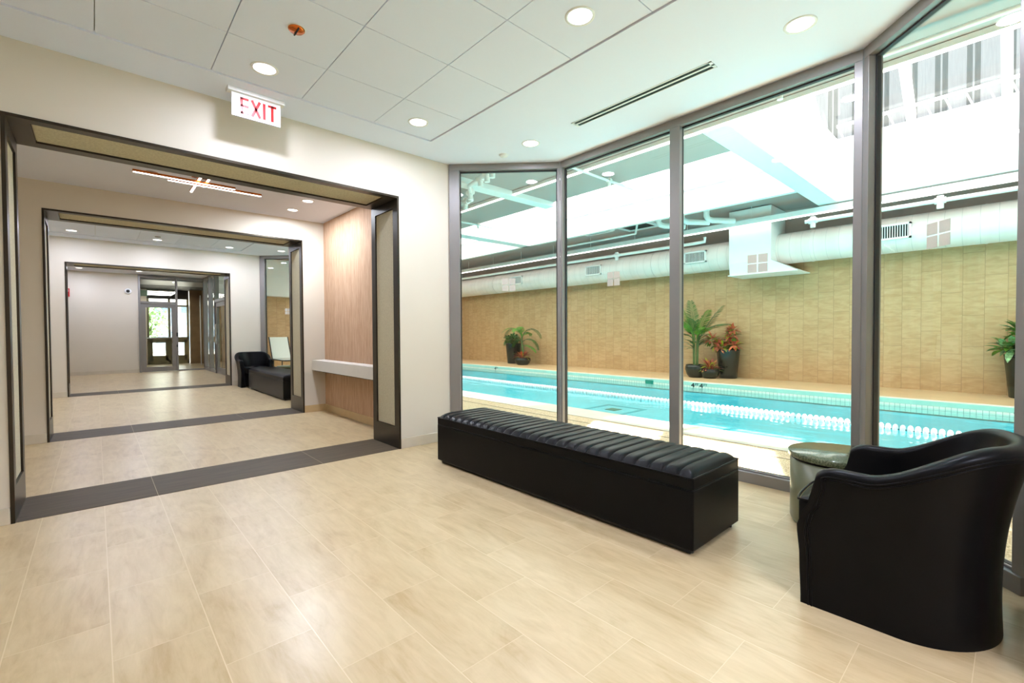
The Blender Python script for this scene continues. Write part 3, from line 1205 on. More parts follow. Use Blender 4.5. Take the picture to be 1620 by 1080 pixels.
def round_pot(name, parent, r, h, loc=(0, 0, 0), bulge=True):
    if bulge:
        pr = [(0, 0), (r * .62, 0), (r * .86, h * .25), (r, h * .62), (r * .98, h * .85), (r * .92, h), (r * .84, h), (r * .84, h * .85), (0, h * .85)]
    else:
        pr = [(0, 0), (r * .72, 0), (r * .76, h * .02), (r * .98, h * .95), (r, h), (r * .9, h), (r * .88, h * .92), (0, h * .92)]
    o = MB().lathe(pr, 36).build(name, M['pot'], parent, loc)
    s = MB().disc((0, 0, h * (.87 if bulge else .93)), r * .86).build('soil', M['soil'], parent, loc)
    return o


def croton(parent, zc, r, h, n, mats, ll, lw, cen=(0, 0)):
    bins = [MB() for _ in mats]
    for i in range(n):
        az = random.uniform(0, 6.283)
        el = random.uniform(-.15, 1.35)
        rr = r * .25 * random.random()
        b = (cen[0] + math.cos(az) * rr, cen[1] + math.sin(az) * rr, zc + h * .4 * random.random())
        k = random.choices(range(len(mats)), [m_[1] for m_ in mats])[0]
        leaf(bins[k], b, (math.cos(az) * math.cos(el), math.sin(az) * math.cos(el), math.sin(el) * h / r), (0, 0, 1), ll * random.uniform(.75, 1.15), lw, .25)
    for b, (mt, wt, nm) in zip(bins, mats):
        if b.v:
            b.build(nm, mt, parent)


def cluster(parent, zs, centers, n, mats, ll, lw):
    """rosette clusters on short stems"""
    bins = [MB() for _ in mats]
    st = MB()
    for (cx, cy, cz, rad) in centers:
        st.tube([(cx * .4, cy * .4, zs), (cx * .8, cy * .8, (zs + cz) / 2), (cx, cy, cz)], .012, 6)
        for i in range(n):
            a = random.uniform(0, 6.283)
            u = random.uniform(-.7, 1)
            q = math.sqrt(1 - u * u)
            o = Vector((math.cos(a) * q, math.sin(a) * q, u))
            b = Vector((cx, cy, cz)) + o * rad * .45 * random.uniform(.4, 1)
            k = random.choices(range(len(mats)), [m_[1] for m_ in mats])[0]
            leaf(bins[k], b, o + Vector((0, 0, .25)), (0, 0, 1), ll * random.uniform(.8, 1.2), lw, .3)
    st.build('stems', M['stem'], parent)
    for b, (mt, wt, nm) in zip(bins, mats):
        b.v = [(min(q[0], .29), q[1], q[2]) for q in b.v]
        if b.v:
            b.build(nm, mt, parent)


# palm in a low bowl
t = thing('potted_palm', 'upright palm in a round black bowl pot behind the third window pane', 'plant', (12.05, 5.87, DZ))
round_pot('pot', t, .27, .345)
m = MB()
for k in range(6):
    a = k * 1.05
    m.tube([(.05 * math.cos(a), .05 * math.sin(a), .28), (.06 * math.cos(a), .06 * math.sin(a), .8), (.09 * math.cos(a), .09 * math.sin(a), 1.25)], .018, 6)
m.build('trunk', M['stem'], t)
palms = [(1.7, 1.1, 1.36, .3, 0), (3.0, 1.0, 1.5, .25, 1), (-1.5, 1.15, 1.12, .3, 1), (-1.62, .92, .8, .9, 1), (1.9, .7, .95, 1.9, 1),
         (2.6, .8, 1.2, .8, 0), (-2.3, .7, 1.0, 1.2, 0), (-1.9, .9, 1.35, .5, 0), (.8, .7, 1.25, .6, 1), (1.3, .75, 1.2, .9, 0)]
for az, L, el, dr_, mt in palms:
    m = MB()
    frond(m, (.05 * math.cos(az), .05 * math.sin(az), 1.02 + random.uniform(-.08, .08)), az, L, el, dr_, 26, .25, .022)
    m.v = [(min(q[0], .58), q[1], q[2]) for q in m.v]
    m.build('frond', M['leaf'] if mt == 0 else M['leaf_dark'], t)
m = MB()
for k in range(26):
    a = random.uniform(0, 6.28)
    leaf(m, (.06 * math.cos(a), .06 * math.sin(a), random.uniform(.75, 1.2)), (math.cos(a), math.sin(a), random.uniform(.3, 1.4)), (0, 0, 1), random.uniform(.3, .5), .05, .3)
m.build('lower_leaves', M['leaf_dark'], t)

t = thing('potted_croton', 'low red and lime croton in a small round black bowl beside the palm', 'plant', (12.03, 5.47, DZ))
round_pot('pot', t, .235, .25)
croton(t, .2, .3, .26, 90, [(M['leaf_lime'], 3, 'lime_leaves'), (M['leaf_maroon'], 4, 'maroon_leaves'), (M['leaf_red'], 2, 'red_leaves')], .28, .055)

t = thing('potted_croton', 'bushy red leaved plant in a tall tapered black planter', 'plant', (12.42, 5.16, DZ))
round_pot('pot', t, .29, .76, bulge=False)
cluster(t, .7, [(-.05, .42, 1.0, .24), (-.08, .24, .88, .2), (.0, -.04, .9, .24), (0, -.08, 1.12, .2), (0, -.1, 1.25, .14), (-.15, .1, .82, .2), (-.1, -.2, .86, .18)],
        46, [(M['leaf_red'], 6, 'red_leaves'), (M['leaf_lime'], 2, 'lime_leaves'), (M['leaf'], 2, 'green_leaves'), (M['leaf_maroon'], 1, 'maroon_leaves')], .17, .075)

t = thing('potted_shrub', 'broad leaved green plant in a tall black planter at the right window post', 'plant', (12.44, -.12, DZ))
round_pot('pot', t, .30, .79, bulge=False)
cluster(t, .74, [(-.05, .18, .92, .2), (0, .02, 1.0, .22), (-.1, .28, .88, .16), (0, .1, 1.2, .16), (-.1, -.1, .95, .2)], 26,
        [(M['leaf'], 4, 'green_leaves'), (M['leaf_varieg'], 3, 'pale_leaves'), (M['leaf_dark'], 3, 'dark_leaves')], .24, .11)

t = thing('potted_shrub', 'variegated round shrub in a tall black planter behind the first window pane', 'plant', (12.42, 13.62, DZ))
round_pot('pot', t, .31, .80, bulge=False)
cluster(t, .74, [(0, 0, .98, .36), (-.1, .2, .92, .26), (-.1, -.18, .96, .26)], 70,
        [(M['leaf_varieg'], 3, 'pale_leaves'), (M['leaf_dark'], 5, 'dark_leaves')], .16, .07)

t = thing('potted_palm', 'arching palm underplanted with croton in a black bowl behind the first window pane', 'plant', (12.08, 12.72, DZ))
round_pot('pot', t, .31, .27)
MB().tube([(0, 0, .22), (.02, .02, .6), (0, .05, 1.05)], .03, 8, radii=[.045, .035, .025]).build('trunk', M['stem'], t)
croton(t, .24, .36, .26, 80, [(M['leaf_lime'], 3, 'lime_leaves'), (M['leaf_maroon'], 4, 'maroon_leaves'), (M['leaf_red'], 3, 'red_leaves')], .3, .06)
for az, L, el, dr_, mt, z in ((1.6, 1.25, 1.25, 2.5, 1, 1.0), (-1.55, 1.3, 1.2, 2.5, 1, 1.0), (1.75, 1.1, .9, 2.3, 1, .9), (-1.4, 1.0, .75, 2.3, 1, .85), (3.4, .8, 1.3, 2.2, 0, 1.1),
                             (2.4, 1.0, 1.35, 2.4, 0, 1.05), (-2.5, .9, 1.35, 2.2, 0, 1.1), (-1.3, .7, .3, 1.4, 0, .72), (1.5, .75, 1.0, 2.6, 1, .8), (.2, .8, 1.1, 2.0, 0, 1.0)):
    m = MB()
    frond(m, (0, .03, z), az, L, el, dr_, 22, .19, .022)
    m.v = [(min(q[0], .58), q[1], q[2]) for q in m.v]
    m.build('frond', M['leaf'] if mt == 0 else M['leaf_dark'], t)

# sun lounger far in the pool hall
lg = thing('sun_lounger', 'white mesh sun lounger on the far deck beyond the second armchair', 'sun lounger', (4.66, 16.5, DZ))
m = MB()
for x in (-.3, .3):
    m.tube([(x, -1.0, .38), (x, .25, .38)], .018, 8)
    m.tube([(x, .25, .38), (x, .62, 1.12)], .018, 8)
for yy in (-1.0, .25):
    m.tube([(-.3, yy, .38), (.3, yy, .38)], .018, 8)
m.build('frame', M['black'], lg)
for x in (-.3, .3):
    for yy in (-.85, .1):
        MB().tube([(x, yy, .38), (x, yy + .02, 0)], .016, 8).build('leg', M['black'], lg)
MB().box(-.28, .28, -.98, .24, .385, .40).build('seat_sling', M['mesh_white'], lg)
m = MB()
m.add([(-.28, .26, .41), (.28, .26, .41), (.28, .62, 1.12), (-.28, .62, 1.12), (-.28, .275, .40), (.28, .275, .40), (.28, .635, 1.11), (-.28, .635, 1.11)],
      [(0, 1, 2, 3), (7, 6, 5, 4), (0, 4, 5, 1), (1, 5, 6, 2), (2, 6, 7, 3), (3, 7, 4, 0)])
m.build('backrest_sling', M['mesh_white'], lg)

# ---------------------------------------------------------------- furniture


def smooth01(t):
    t = max(0.0, min(1.0, t))
    return t * t * (3 - 2 * t)


def make_bench(label, loc, rz, L, W, nch):
    r = thing('bench', label, 'bench', loc, rz)
    hw, hl = W / 2, L / 2
    MB().box(-hw + .03, hw - .03, -hl + .03, hl - .03, 0, .035).build('plinth', M['black'], r)
    MB().box(-hw, hw, -hl, hl, .028, .352).build('base', M['leather'], r, bevel=.008)
    MB().box(-hw + .001, hw - .001, -hl + .001, hl - .001, .355, .416).build('lid', M['leather'], r, bevel=.008)
    # channel tufted cushion
    rows = []
    per = 16
    n = nch * per
    for i in range(n + 1):
        v = i / n
        y = -hl + .004 + (L - .008) * v
        ph = (i % per) / per
        ch = 1 - abs(2 * ph - 1) ** 5                       # round channel
        if i in (0, n):
            ch = 0
        endf = min(1, min(v, 1 - v) * L / .05)
        row = []
        for k in range(25):
            u = -1 + 2 * k / 24
            au = abs(u)
            sh = (1 - au ** 6)
            z = .414 + .048 * (math.sqrt(max(0, sh)) if au < 1 else 0) * (endf ** .5 if endf < 1 else 1)
            fade = 1 if au < .93 else max(0, (1 - au) / .07)
            z -= .02 * (1 - ch) * fade
            row.append(((hw - .003) * u, y, max(z, .413)))
        rows.append(row)
    MB().grid(rows).build('tufted_cushion', M['leather'], r)
    p = MB()
    q = hw - .003
    s = hl - .003
    cs = [(-q, -s, .417), (q, -s, .417), (q, s, .417), (-q, s, .417)]
    for a, b in zip(cs, cs[1:] + cs[:1]):
        p.tube([a, b], .0045, 8)
    cs = [(x, y_, .353) for x, y_, _ in cs]
    for a, b in zip(cs, cs[1:] + cs[:1]):
        p.tube([a, b], .003, 6)
    p.build('piping', M['leather'], r)
    m = MB()
    for sx in (-1, 1):
        for sy in (-1, 1):
            m.lathe([(0, 0), (.018, 0), (.018, .03), (0, .03)], 12, (sx * (hw - .05), sy * (hl - .04), 0))
    m.build('feet', M['black'], r)
    return r


make_bench('long black leather bench with a channel tufted top in front of the pool window', (2.622, 2.372, 0), 0, 2.455, .592, 27)
make_bench('dark leather bench in the second seating area beside the far armchair', (2.75, 10.02, 0), 0, 2.5, .592, 27)


def make_armchair(label, loc, rz):
    r = thing('armchair', label, 'armchair', loc, rz)
    RX, YF, YK = .328, .305, -.02         # half width, front y, start of the rounded back (local)
    RY = .285

    def path(s):
        """0..1 along the outside: left front -> back -> right front"""
        Ls = YF - YK
        Lc = math.pi * (RX + RY) / 2
        T = 2 * Ls + Lc
        d = s * T
        if d < Ls:
            return (-RX, YF - d), (-1, 0)
        if d > Ls + Lc:
            return (RX, YK + (d - Ls - Lc)), (1, 0)
        a = math.pi + (d - Ls) / Lc * math.pi
        x, y = RX * math.cos(a), YK + RY * math.sin(a)
        nx, ny = math.cos(a) / RX, math.sin(a) / RY
        k = math.hypot(nx, ny)
        return (x, y), (nx / k, ny / k)

    def rim(s):
        e = abs(2 * s - 1)                # 1 at the fronts, 0 at the back centre
        h = .612 + .168 * smooth01((.74 - e) / .5) - .03 * max(0, (e - .93) / .07) ** 2
        return h

    def lean(s):
        e = abs(2 * s - 1)
        return .012 + .075 * smooth01((.85 - e) / .6)

    # front profile of the arms: forward shift of the front edge by height
    prof = [(0, .0), (.2, .008), (.337, .018), (.39, .004), (.464, -.032), (.53, -.05), (.575, -.058), (.612, -.09)]

    def fshift(z):
        for (z0, a), (z1, b) in zip(prof, prof[1:]):
            if z <= z1:
                return a + (b - a) * smooth01((z - z0) / (z1 - z0))
        return prof[-1][1]

    TH = .072
    N = 72

    def P(s, zf, inset, dz=0.0):
        (x, y), (nx, ny) = path(s)
        z = zf * rim(s)
        o = lean(s) * (zf ** 2.4) - .010 * math.sin(math.pi * min(1, zf * 1.1)) - inset
        e = abs(2 * s - 1)
        w = smooth01((e - .62) / .38)
        return (x + nx * o, y + ny * o + fshift(z) * w, z + dz)

    ss = [i / N for i in range(N + 1)]
    ss = sorted(set(ss + [.004, .008, .021, .035, 1 - .004, 1 - .008, 1 - .021, 1 - .035]))
    N = len(ss) - 1
    nz = 18
    rows = [[P(s, k / nz * .965, 0) for s in ss] for k in range(nz + 1)]
    # rolled rim
    for k in range(1, 8):
        a = math.pi * k / 8
        rows.append([P(s, .965, TH / 2 * (1 - math.cos(a)), math.sin(a) * .024) for s in ss])
    for k in range(0, 12):
        zf = .965 - k / 11 * .52
        rows.append([P(s, zf, TH + .01 * k / 11) for s in ss])
    sh = MB().grid(rows)
    # close the two front faces of the arms
    for s in (0, N):
        col = [rw[s] for rw in rows]
        nout = nz + 1
        inner = col[nout + 7:]
        outer = col[:nout]
        loop = col + [(col[-1][0], col[-1][1] - fshift(col[-1][2]), 0.0)]
        sh.add(loop, [tuple(range(len(loop))) if s else tuple(range(len(loop) - 1, -1, -1))])
    sh.build('shell', M['leather'], r, weld=True)
    # welt lines following the arm fronts and the rim
    for off in (.03, .043):
        m = MB()
        up = []
        for k in range(0, 15):
            zf = k / 14 * .93
            s = off / (2 * (YF - YK) + math.pi * (RX + RY) / 2) * 1.0
            q = P(s, zf, -.0015)
            up.append(q)
        top = [P(s, 1 - (off + .0) / .62, -.0015) for s in ss if off * .6 < s * 1.4 < 1.4 - off * .6]
        dn = []
        for k in range(14, -1, -1):
            zf = k / 14 * .93
            s = 1 - off / (2 * (YF - YK) + math.pi * (RX + RY) / 2)
            dn.append(P(s, zf, -.0015))
        m.tube(up[:-1] + top + dn[1:], .0032, 6)
        m.build('piping', M['leather'], r)
    # seat base and loose cushion
    ib = RX - TH - .01
    pts = [(-ib, YF - .03), (-ib, YK)] + [((RX - TH - .015) * math.cos(a), YK + (RY - TH - .015) * math.sin(a)) for a in [math.pi + math.pi * k / 16 for k in range(17)]] + [(ib, YF - .03)]
    MB().prism(pts[::1], .03, .31).build('seat_base', M['leather'], r)
    cw = RX - TH - .003
    rows = []
    prof2 = [(.0, .318), (.010, .322), (.016, .345), (.017, .385), (.014, .42), (.0, .438), (-.03, .448), (-.1, .458), (-.2, .46)]
    YC_ = YF + .02
    outl = []
    for k in range(9):
        outl.append((-cw, YC_ - (YC_ - YK) * k / 8))
    for k in range(1, 16):
        a = math.pi + math.pi * k / 16
        outl.append((cw * math.cos(a), YK + (RY - TH - .02) * math.sin(a)))
    for k in range(9):
        outl.append((cw, YK + (YC_ - YK) * k / 8))
    for k in range(1, 12):
        u = k / 12
        outl.append((cw - 2 * cw * u, YC_ + .022 * math.sin(math.pi * u) ** .6))
    cxm, cym = 0, .08
    for o, z in prof2:
        rows.append([(x + (x - cxm) / max(.05, math.hypot(x - cxm, y - cym)) * min(o, .004) + (-(x - cxm) * (-o if o < -.02 else 0) * 3.2),
                      y + (y - cym) / max(.05, math.hypot(x - cxm, y - cym)) * min(o, .012) + (-(y - cym) * (-o if o < -.02 else 0) * 3.2), z) for x, y in outl])
    m = MB().grid(rows, closed_u=True)
    m.add(rows[-1], [tuple(range(len(outl)))])
    m.build('seat_cushion', M['leather'], r)
    pz = MB()
    pz.tube([(x * 1.006, y + (.012 if y > YC_ - .01 else 0), .436) for x, y in outl], .005, 6, closed=True)
    pz.build('cushion_piping', M['leather'], r)
    return r


make_armchair('black leather tub armchair in the foreground beside the round table', (2.622, .33, 0), 0)
make_armchair('dark leather tub armchair against the wall in the second seating area', (2.70, 11.87, 0), math.pi)


def drum_table(label, loc):
    r = thing('drum_table', label, 'side table', loc)
    MB().lathe([(0, .0), (.235, .0), (.245, .01), (.252, .03), (.252, .40), (0, .40)], 56).build('drum', M['drum'], r)
    MB().lathe([(0, .398), (.246, .398), (.246, .414), (0, .414)], 56).build('shadow_ring', M['gap'], r)
    MB().lathe([(0, .412), (.255, .412), (.262, .416), (.263, .444), (.258, .45), (0, .45)], 56).build('stone_top', M['stone_top'], r)


drum_table('round olive drum table with a stone top between the bench and near armchair', (3.385, .74, 0))
drum_table('round drum table half hidden behind the bench of the second seating area', (3.33, 11.42, 0))

# stone console shelf in the gallery
cs = thing('console_shelf', 'pale stone console shelf on the blush grasscloth wall', 'console', (2.54, (YA + DP + YB) / 2, .64))
MB().box(-.10, .10, -(YB - YA - DP) / 2 + .002, (YB - YA - DP) / 2 - .002, 0, .155).build('slab', M['stone_white'], cs, bevel=.003)
MB().box(-.07, .10, -(YB - YA - DP) / 2 + .02, (YB - YA - DP) / 2 - .02, -.012, 0).build('shadow_rail', M['gap'], cs)


# ---------------------------------------------------------------- ceiling fittings
def make_downlight(r_, power, warm, lens):
    o = empty('downlight', (0, 0, 0))
    MB().lathe([(r_ * .80, .0005), (r_ * .84, -.004), (r_, -.004), (r_ * 1.02, .0), (r_ * 1.02, .01)], 40).build('trim_ring', M['white'], o)
    MB().disc((0, 0, -.0025), r_ * .80, 40, up=False).build('lens', lens, o)
    ld = bpy.data.lights.new('lamp', 'AREA')
    ld.shape = 'DISK'
    ld.size = r_ * 1.5
    ld.energy = power
    ld.color = warm
    lo = bpy.data.objects.new('lamp', ld)
    COL.objects.link(lo)
    lo.parent = o
    lo.location = (0, 0, -.012)
    return o


def place_lights(proto, specs, group):
    for i, (x, y, z, lb) in enumerate(specs):
        o = proto if i == 0 else copy_tree(proto)
        o.location = (x, y, z)
        tag(o, lb, 'downlight', group)


ZT = ZC + .010
dl = make_downlight(.088, LAMP_BAY, (.76, .80, 1), M['lens'])
place_lights(dl, [
    (2.17, 1.775, ZT, 'round ceiling downlight in a tile left of the slot vent, top centre of the photo'),
    (3.22, .915, ZC, 'largest round downlight near the window corner, right of the slot vent'),
    (.92, 3.615, ZT, 'round downlight in the ceiling tile above the exit sign'),
    (2.166, 3.62, ZT, 'round downlight in the corner ceiling tile above the right end of the portal'),
    (3.225, 3.265, ZC, 'round downlight between the slot vent and the narrow window pane'),
    (.92, .75, ZT, 'round downlight overhead, out of the photo'),
], 'downlights over the near seating area')
dl = make_downlight(.075, LAMP_GALLERY, (.78, .86, 1), M['lens_warm'])
place_lights(dl, [
    (2.048, 6.151, ZG, 'round gallery downlight nearer the portal, upper right of the pair by the grasscloth wall'),
    (2.037, 6.727, ZG, 'round gallery downlight farther back, lower left of the pair by the grasscloth wall'),
], 'downlights in the gallery')
dl = make_downlight(.088, LAMP_BAY, (.76, .80, 1), M['lens'])
place_lights(dl, [
    (-.293, 11.50, ZT, 'leftmost downlight in the row before the farthest portal'),
    (.942, 11.54, ZT, 'second downlight from the left in the row before the farthest portal'),
    (2.188, 11.55, ZT, 'third downlight from the left in the row before the farthest portal'),
    (3.15, 11.24, ZC, 'downlight at the window end of the row before the farthest portal'),
    (2.17, 9.4, ZT, 'downlight over the far bench, hidden above the second portal'),
    (.3, 9.2, ZT, 'downlight over the second seating floor, hidden above the second portal'),
], 'downlights over the second seating area')
dl = make_downlight(.088, LAMP_BAY, (.76, .80, 1), M['lens'])
place_lights(dl, [
    (-.317, 17.7, ZC, 'left downlight close to the end wall, seen under the farthest portal'),
    (.984, 17.55, ZC, 'middle downlight close to the end wall above the camera dome'),
    (2.1, 16.6, ZC, 'right downlight in front of the glass door transom'),
    (.6, 14.6, ZC, 'downlight in the end room behind the farthest portal header'),
], 'downlights in the end room')
dl = make_downlight(.088, 60, (.76, .80, 1), M['lens'])  # unseen lamps added to send bounced light into the near bay
place_lights(dl, [(.95, -1.3, ZG, 'unseen downlight added behind the viewpoint for bounce light, nearer'), (.95, -2.6, ZG, 'unseen downlight added behind the viewpoint for bounce light, farther')], 'bounce lamps added behind the viewpoint')


def detector(label, x, y, z, r_, mat, cat='detector'):
    t = thing('smoke_detector' if cat == 'detector' else 'sprinkler_cover', label, cat, (x, y, z))
    MB().lathe([(r_, .002), (r_, -.008), (r_ * .85, -.016), (0, -.018)], 28).build('cover', mat, t)
    MB().lathe([(r_ * 1.12, .004), (r_ * 1.12, -.003), (r_ * .9, -.004)], 28).build('ring', M['white'], t)
    return t


t = detector('round brass ceiling disc in a tile left of the top centre downlight', .95, 3.013, ZT, .048, M['copper'], 'sprinkler cover')
MB().box(-.004, .004, -.045, .045, -.0215, -.017).build('slot', M['gap'], t)
detector('small white round disc on the ceiling beside the narrow pane downlight', 3.218, 3.663, ZC, .045, M['white'])
detector('small grey round disc on the gallery ceiling left of the linear lamp', .464, 6.12, ZG, .055, M['alu'])
detector('tiny round disc between the downlights before the farthest portal', .92, 11.16, ZT, .05, M['alu'])

# slot vent
v = thing('slot_vent', 'long two slot linear air vent in the ceiling near the window', 'vent', (3.236, 2.08, ZC))
m = MB()
for x0, x1 in ((-.05, -.041), (-.009, .009), (.043, .05)):
    m.box(x0, x1, -.632, .632, -.004, .004)
for y0, y1 in ((-.632, -.61), (.61, .632)):
    m.box(-.05, .05, y0, y1, -.004, .004)
m.build('white_frame', M['white'], v)
m = MB()
for x0, x1 in ((-.041, -.009), (.009, .043)):
    m.box(x0, x1, -.61, .61, -.0015, .003)
m.build('slots', M['dark_vent'], v)

# exit sign
ex = thing('exit_sign', 'white ceiling mounted EXIT sign with red letters', 'exit sign', (.965, 4.035, ZC))
MB().box(-.2, .2, -.035, .035, -.03, 0).build('mount', M['white'], ex, bevel=.004)
MB().box(-.172, .172, -.009, .009, -.205, -.025).build('panel', M['white'], ex, bevel=.002)


def letters(front, y):
    m = MB()

    def stroke(a, b, w):
        (xa, za), (xb, zb) = a, b
        L = math.hypot(xb - xa, zb - za)
        nx, nz = -(zb - za) / L * w / 2, (xb - xa) / L * w / 2
        q = [(xa + nx, za + nz), (xb + nx, zb + nz), (xb - nx, zb - nz), (xa - nx, za - nz)]
        vv = [(x * front, yy, z) for yy in (y - .002 * front, y) for x, z in q]
        m.add(vv, [(0, 1, 2, 3), (7, 6, 5, 4), (0, 4, 5, 1), (1, 5, 6, 2), (2, 6, 7, 3), (3, 7, 4, 0)])
    z0, z1, w = -.180, -.055, .019
    # E
    stroke((-.105, z0), (-.105, z1), w)
    for z in (z0 + w * .45, (z0 + z1) / 2, z1 - w * .45):
        stroke((-.112, z), (-.056, z), w * .9)
    # X
    stroke((-.034, z0), (.022, z1), w)
    stroke((-.034, z1), (.022, z0), w)
    # I
    stroke((.052, z0), (.052, z1), w)
    # T
    stroke((.11, z0), (.11, z1), w)
    stroke((.08, z1 - w * .45), (.14, z1 - w * .45), w * .9)
    return m


letters(1, -.0092).build('lettering', M['red'], ex)

# linear lamp of crossed bars in the gallery
ch = thing('crossed_bar_lamp', 'copper ceiling lamp of four crossed glowing bars in the gallery', 'ceiling lamp', (.86, 5.83, ZG))
MB().box(-.075, .075, -.11, .11, -.03, 0).build('canopy', M['copper'], ch, bevel=.004)
for x0, x1, y, z in ((-.57, .30, -.05, -.12), (-.29, .58, .04, -.12)):
    h = MB().box(x0, x1, y - .012, y + .012, z, z + .022).build('bar', M['copper'], ch)
    MB().box(x0 + .004, x1 - .004, y - .010, y + .010, z - .006, z).build('bar_diffuser', M['bar_glow'], h)
for x, y0, y1, z in ((-.03, -.31, .50, -.085), (.045, -.36, .20, -.085)):
    h = MB().box(x - .012, x + .012, y0, y1, z, z + .022).build('bar', M['copper'], ch)
    MB().box(x - .010, x + .010, y0 + .004, y1 - .004, z - .006, z).build('bar_diffuser', M['bar_glow'], h)
m = MB()
for x, y in ((-.03, 0), (.045, 0)):
    m.tube([(x, y, -.12), (x, y, -.02)], .007, 8)
m.build('stem', M['copper'], ch)

# security camera and strobe on the end wall
sc_ = thing('security_camera', 'small white dome camera on the end wall left of the glass door', 'security camera', (.76, 18.5, 2.533))
MB().lathe([(.085, .0), (.085, -.03), (.07, -.05), (.0, -.05)], 24, axis=1).build('housing', M['white'], sc_)
m = MB()
m.lathe([(.045, -.05), (.04, -.075), (.025, -.09), (0, -.096)], 20, axis=1)
m.build('lens_dome', M['black'], sc_)
st = thing('fire_strobe', 'small red fire strobe beside the left jamb of the farthest portal', 'fire alarm', (-.60, 18.5, 2.42))
MB().box(-.06, .06, -.045, 0, -.12, .12).build('housing', M['red'], st, bevel=.006)
MB().box(-.035, .035, -.06, -.045, .02, .09).build('flash_lens', M['white'], st)

# ---------------------------------------------------------------- far end: glass door, sidelight, vestibule
d = struct(empty('door_1', (1.475, 18.5, 0)), 'grey aluminium glass door at the corridor end', 'door')
m = MB()
m.box(-.475, -.42, -.06, .06, 0, 3.05)
m.box(.47, .525, -.06, .06, 0, 3.05)
m.box(-.42, .47, -.06, .06, 2.17, 2.24)
m.box(-.42, .47, -.06, .06, 2.98, 3.05)
m.build('door_frame', M['alu'], d, bevel=.004)
lf = MB()
lf.box(-.42, -.30, -.03, .03, .01, 2.165)
lf.box(.36, .47, -.03, .03, .01, 2.165)
lf.box(-.30, .36, -.03, .03, 2.05, 2.165)
lf.box(-.30, .36, -.03, .03, .01, .16)
lf = lf.build('door_leaf', M['alu'], d, bevel=.003)
MB().box(-.305, .365, -.006, .006, .155, 2.055).build('door_glass', M['glass_clear'], lf)
MB().box(-.42, .47, -.006, .006, 2.235, 2.985).build('transom_glass', M['glass_clear'], d)
m = MB()
m.tube([(.36, -.03, .92), (.36, -.08, .92), (.36, -.08, 1.25), (.36, -.03, 1.25)], .014, 10)
m.build('pull_handle', M['chrome'], lf)
MB().tube([(-.4, .06, 1.08), (.44, .06, 1.08)], .018, 10).build('push_bar', M['chrome'], lf)
cr = MB().box(.475, .52, -.075, -.06, 1.13, 1.25).build('card_reader', M['black'], d)
lk = MB().box(.475, .50, -.072, -.06, .78, .86).build('lock_plate', M['black'], d)
w = struct(empty('window_9', (2.38, 18.5, 0)), 'glass sidelight right of the corridor end door', 'window')
m = MB()
m.box(-.38, .36, -.05, .05, 2.98, 3.05)
m.box(-.38, .36, -.05, .05, 0, .04)
m.box(.33, .38, -.06, .06, 0, 3.05)
m.build('frame', M['alu'], w)
MB().box(-.38, .335, -.006, .006, .04, 2.98).build('pane', M['glass_clear'], w)

w = struct(empty('window_10', (2.76, 16.9, 0)), 'grey storefront with a second glass door right of the corridor end', 'window')
m = MB()
for y in (1.5, .55, -.4, -1.9):
    m.box(-.06, .06, y - .035, y + .035, 0, 3.07)
m.box(-.05, .05, -1.9, 1.6, 3.0, 3.07)
m.box(-.05, .05, -.4, 1.6, 0, .09)
m.box(-.06, .06, -1.9, -.4, 2.15, 2.24)
m.build('frame', M['alu'], w, bevel=.003)
m = MB()
for y in (1.5, .55, -.4):
    m.box(-.07, -.06, y - .008, y + .008, .1, 3.0)
m.build('gasket', M['gasket'], w)
for a, b, z0, z1 in ((.585, 1.465, .09, 3.0), (-.365, .515, .09, 3.0), (-1.865, -.435, 2.24, 3.0)):
    MB().box(-.005, .005, a, b, z0, z1).build('pane', M['glass_clear'], w)
lf = MB()
lf.box(-.03, .03, -1.86, -1.72, .01, 2.15)
lf.box(-.03, .03, -.55, -.44, .01, 2.15)
lf.box(-.03, .03, -1.72, -.55, 2.02, 2.15)
lf.box(-.03, .03, -1.72, -.55, .01, .18)
lf = lf.build('door_leaf', M['alu'], w)
MB().box(-.006, .006, -1.72, -.55, .18, 2.02).build('door_glass', M['glass_clear'], lf)
MB().tube([(-.03, -.7, .9), (-.09, -.7, .9), (-.09, -.7, 1.5), (-.03, -.7, 1.5)], .014, 8).build('pull_handle', M['chrome'], lf)

# vestibule
v = MB()
v.box(-.5, 3.6, 18.62, 23.3, -.12, 0)
struct(v.build('floor_vestibule', M['floor']), 'tile floor of the vestibule behind the glass door', 'floor')
v = MB()
v.box(-.5, 3.6, 18.63, 20.5, 2.94, 3.2)
struct(v.build('ceiling_vestibule_soffit', M['alu']), 'grey soffit just behind the glass door transom', 'ceiling')
v = MB()
v.box(-.5, 3.6, 20.5, 23.3, 2.98, 3.2)
v.box(1.50, 2.85, 23.02, 23.2, 2.62, 2.98)
struct(v.build('ceiling_vestibule', M['black']), 'black vestibule ceiling with white lamp grid', 'ceiling')
v = MB()
v.box(-.5, 1.50, 23.0, 23.2, 0, 3.1)
v.box(-.6, -.5, 18.62, 23.2, 0, 3.1)
struct(v.build('wall_vestibule', M['wall']), 'beige vestibule wall left of the street window', 'wall')
v = MB()
v.box(2.85, 3.25, 22.6, 22.8, 0, 3.1)
v.box(3.25, 3.6, 18.62, 22.7, 0, 3.1)
struct(v.build('wall_wood', M['wood']), 'brown wood clad wall at the right of the vestibule', 'wall')
